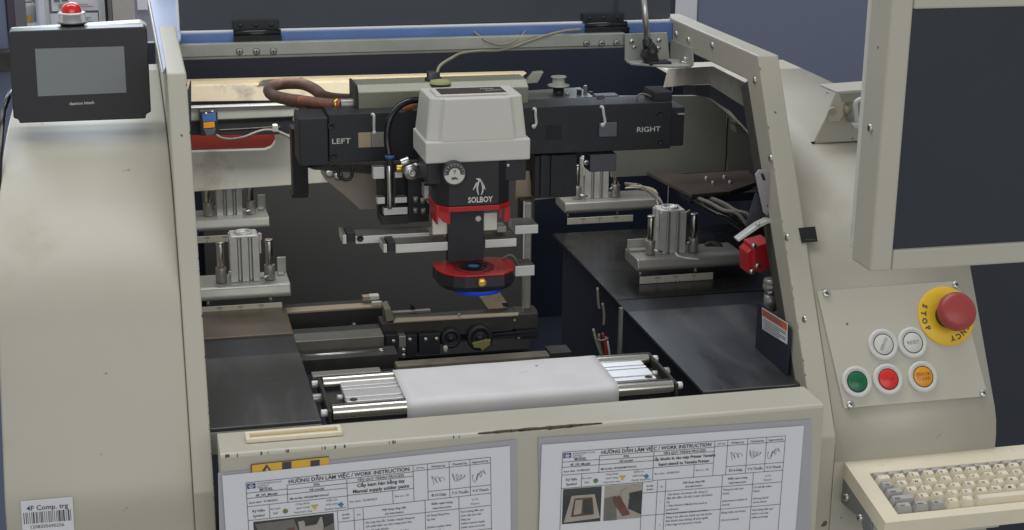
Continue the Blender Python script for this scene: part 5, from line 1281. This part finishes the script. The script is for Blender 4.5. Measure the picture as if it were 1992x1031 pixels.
kw = .47; m0, mF, mR = .020, .012, .026
b = MB()
kbox(b, 0, m0, 0, KD, -.020, 0, .0004); kbox(b, m0, kw, 0, mF, -.020, -.00002, .0004); kbox(b, m0, kw, KD - mR, KD, -.020, -.00002, .0004); kbox(b, m0, kw, mF, KD - mR, -.018, -.011)
b.build('case', CREAMPL, t)
rows = 6; pit = (KD - mF - mR - .001) / (rows - .15); kp = .0178
lay = [[(0, 1, 1)] + [(1.0 + k * 1.0, .98, 1) for k in range(15)],
       [(0, 1.15, 0)] + [(1.15 + k, 1, 0) for k in range(14)],
       [(0, 1.0, 1)] + [(1.0 + k, 1, 0) for k in range(14)],
       [(0, 1.3, 1)] + [(1.3 + k, 1, 0) for k in range(13)],
       [(0, 1.75, 1)] + [(1.75 + k, 1, 0) for k in range(13)],
       [(0, 1.2, 1), (1.2, 1.1, 1), (2.3, 1.1, 1), (3.4, 1.0, 0), (4.4, 1.0, 0), (5.4, 6.5, 0), (11.9, 1, 0), (12.9, 1, 0)]]
LEG = [[], list('`1234567890-=') + ['<-'], ['Tab'] + list('QWERTYUIOP[]') + ['\\'], ['Caps'] + list("ASDFGHJKL;'") + ['Enter'], ['Shift'] + list('ZXCVBNM,./') + ['Shift'], ['Ctrl', 'Win', 'Alt', '=', '-']]
yc = KD - mR - .0008; rnd = random.Random(9)
for r_, row in enumerate(lay):
    ph = pit * (.62 if r_ == 0 else 1.0); y1 = yc; y0 = yc - ph + .0008; yc -= ph + (.0030 if r_ == 0 else 0) * 0
    for (kx, w, g) in row:
        x0 = m0 + .001 + kx * kp; x1 = x0 + w * kp - .0006
        if x1 > kw - .006: continue
        b = MB(); kbox(b, x0, x1, y0, y1, -.010, (.0010 if r_ == 0 else .0042) + rnd.uniform(-.0004, .0004), .0003, .0034, .0034 if r_ else .0016)
        k = b.build('key', KEYG if g else KEYC, t)
        i_ = row.index((kx, w, g)); lg = LEG[r_][i_] if i_ < len(LEG[r_]) else ''
        if lg and r_:
            b = MB(); b.text(lg, K(x0 + .0042, y1 - .0085, .0048), KX, back, .0052 if len(lg) == 1 else .0036, bold=.00012)
            b.build('legend', INK, k)
t = thing('keyboard_shelf', 'slate grey metal shelf arm with bolts carrying the keyboard', 'shelf', K(.1, .08, -.04))
b = MB(); kbox(b, .006, kw, .004, KD - .004, -.024, -.0185, .001); b.build('shelf_plate', mat('slate_paint', (132, 135, 136), .5, .1, var=.1, vscale=20, stain=((70, 72, 76), 20, .58, .2)), t)
sp = [K(.003, KD - .002, -.0185), K(.003, .030, -.0185), K(.003, .026, -.030), K(.003, .030, -.042), K(.003, .036, -.046), K(.003, .044, -.042), K(.003, .050, -.035), K(.003, KD - .01, -.050), K(.003, KD, -.035)]
b = MB(); b.prism(sp, (-.003, 0, 0), .0006); b.build('side_arm', bpy.data.materials['slate_paint'], t)
for yy in (KD - .024, KD - .062):
    screw(K(0, yy, -.033), (-1, 0, 0), .0048, t, h=.004)
b = MB(); kbox(b, .055, .155, .020, .06, -.040, -.0245, .001); b.build('underside_box', WHITEPL, t)

# ------------------------------------------------------------------ things behind the touch panel, upper left
t = thing('equipment_cabinet', 'blue grey machine cabinet with a dark edge at the far upper left', 'cabinet', (-.9, 2.0, -1.2))
b = MB(); a, c = at(-60, 60, y=2.2), at(14.5, 60, y=2.2); b.box(a.x - .3, c.x, 2.2, 2.6, -1.2, 1.1, .004); b.build('body', PARTI, t)
b = MB(); d = at(32, 60, y=2.205); b.box(c.x + .0008, d.x, 2.205, 2.6, -1.2, 1.1, .003); b.build('dark_edge', mat('dark_violet_grey', (70, 62, 72), .5), t)
b = MB(); b.bx(-20, 100, 20, 140, 2.15, .04, .003); b.build('ledge', DARKM, t)
t = thing('supply_rack', 'pale metal rack with glass front holding a white bottle', 'rack', at(55, 120, y=3.0))
b = MB(); b.bx(33, -30, 38, 130, 3.0, .3, .003); b.build('post', WALLM, t); b = MB(); b.bx(72, -30, 78, 130, 3.0, .3, .003); b.build('post', WALLM, t)
b = MB(); b.bx(38.3, -30, 71.7, 130, 3.28, .02); b.build('back_sheet', mat('grey_back_sheet', (150, 150, 146), .6), t)
b = MB(); b.bx(38.3, 49.5, 71.7, 53, 3.02, .24); b.build('shelf', WALLM, t)
p = at(52.5, 48.6, y=3.1)
t = thing('bottle', 'white capped bottle with a yellow label on the far rack', 'bottle', p)
b = MB(); b.lathe(p, Z, [(0, 0), (.026, .001), (.027, .01), (.027, .052), (.024, .060), (.013, .066)], 24); b.build('body', mat('milky_plastic', (206, 206, 198), .35), t)
b = MB(); b.lathe(p + Z * .066, Z, [(.0205, 0), (.0205, .016), (.018, .018), (.006, .019), (.005, .026), (0, .026)], 24); b.build('cap', WHITEPL, t)
b = MB(); b.box(p.x - .014, p.x + .016, p.y - .0285, p.y - .0270, p.z + .012, p.z + .030); b.build('label', WARNY, t)
t = thing('notice_board', 'grey framed notice board with white sheets behind the signal lamp', 'notice board', at(146, 130, y=3.6))
b = MB(); b.bx(80, -40, 98, 140, 3.6, .03, .003); b.build('frame', ALU, t); b = MB(); b.bx(194, -40, 205, 140, 3.6, .03, .003); b.build('frame', ALU, t)
b = MB(); b.bx(98.4, -40, 193.6, 140, 3.62, .01); b.build('board', mat('grey_board', (150, 152, 160), .6), t)
for u0, v0, u1, v1 in ((99, -30, 193, 21), (100, 25.5, 193, 110)):
    b = MB(); b.bx(u0, v0, u1, v1, 3.612, .003); b.build('sheet', PAPER, t)
for u0, v0, u1, v1, m in ((105, -6, 116, 3.5, PH2), (120, -6, 132, 2.5, PH2), (114, 8, 127, 16, TAN)):
    b = MB(); b.bx(u0, v0, u1, v1, 3.608, .002); b.build('picture', m, t)
b = MB()
for v in (8, 12, 34, 38, 42): b.bx(150, v, 182 - (v % 3) * 5, v + .9, 3.609, .001)
o = b.build('text_rows', INKG, t); o['kind'] = 'stuff'
t = thing('steel_post', 'dark striped steel post between notice board and pillar', 'post', at(212, 130, y=3.4))
b = MB(); b.bx(205.5, -40, 210, 130, 3.4, .05, .002); b.build('dark_edge', BLACKM, t); b = MB(); b.bx(210.3, -40, 220.5, 130, 3.41, .05, .002); b.build('body', STEELR, t)
b = MB(); b.bx(221, -60, 264, 160, 3.3, .3, .006); tag(b.build('pillar', COLUMN), 'pale beige pillar at the far left, next to a white sheet', 'pillar')
t = thing('wall_notice', 'white sheet pinned on the grey wall right of the pillar', 'notice', at(272, 20, y=3.7))
b = MB(); b.bx(266, -40, 286, 19, 3.7, .004); b.build('sheet', PAPER, t)
b = MB(); b.bx(262, -40, 300, 120, 3.72, .02); b.build('backing', mat('grey_pin_board', (150, 150, 160), .7), t)
t = thing('service_cover', 'machine cover panel coloured with bluish window light, between the touch panel and the lid', 'machine cover', (.0, 1.0, .3))
b = MB(); b.pz([(280, -60), (352, -60), (352, 74), (318, 139)], .3345, .004, .0008); b.build('panel', PALEB, t)  # the window's bluish light is put into the panel colour
b = MB(); b.pz([(276, -60), (279.6, -60), (317.4, 139), (314, 139)], .3365, .008, .0008); b.build('white_rim', WHITEPL, t)
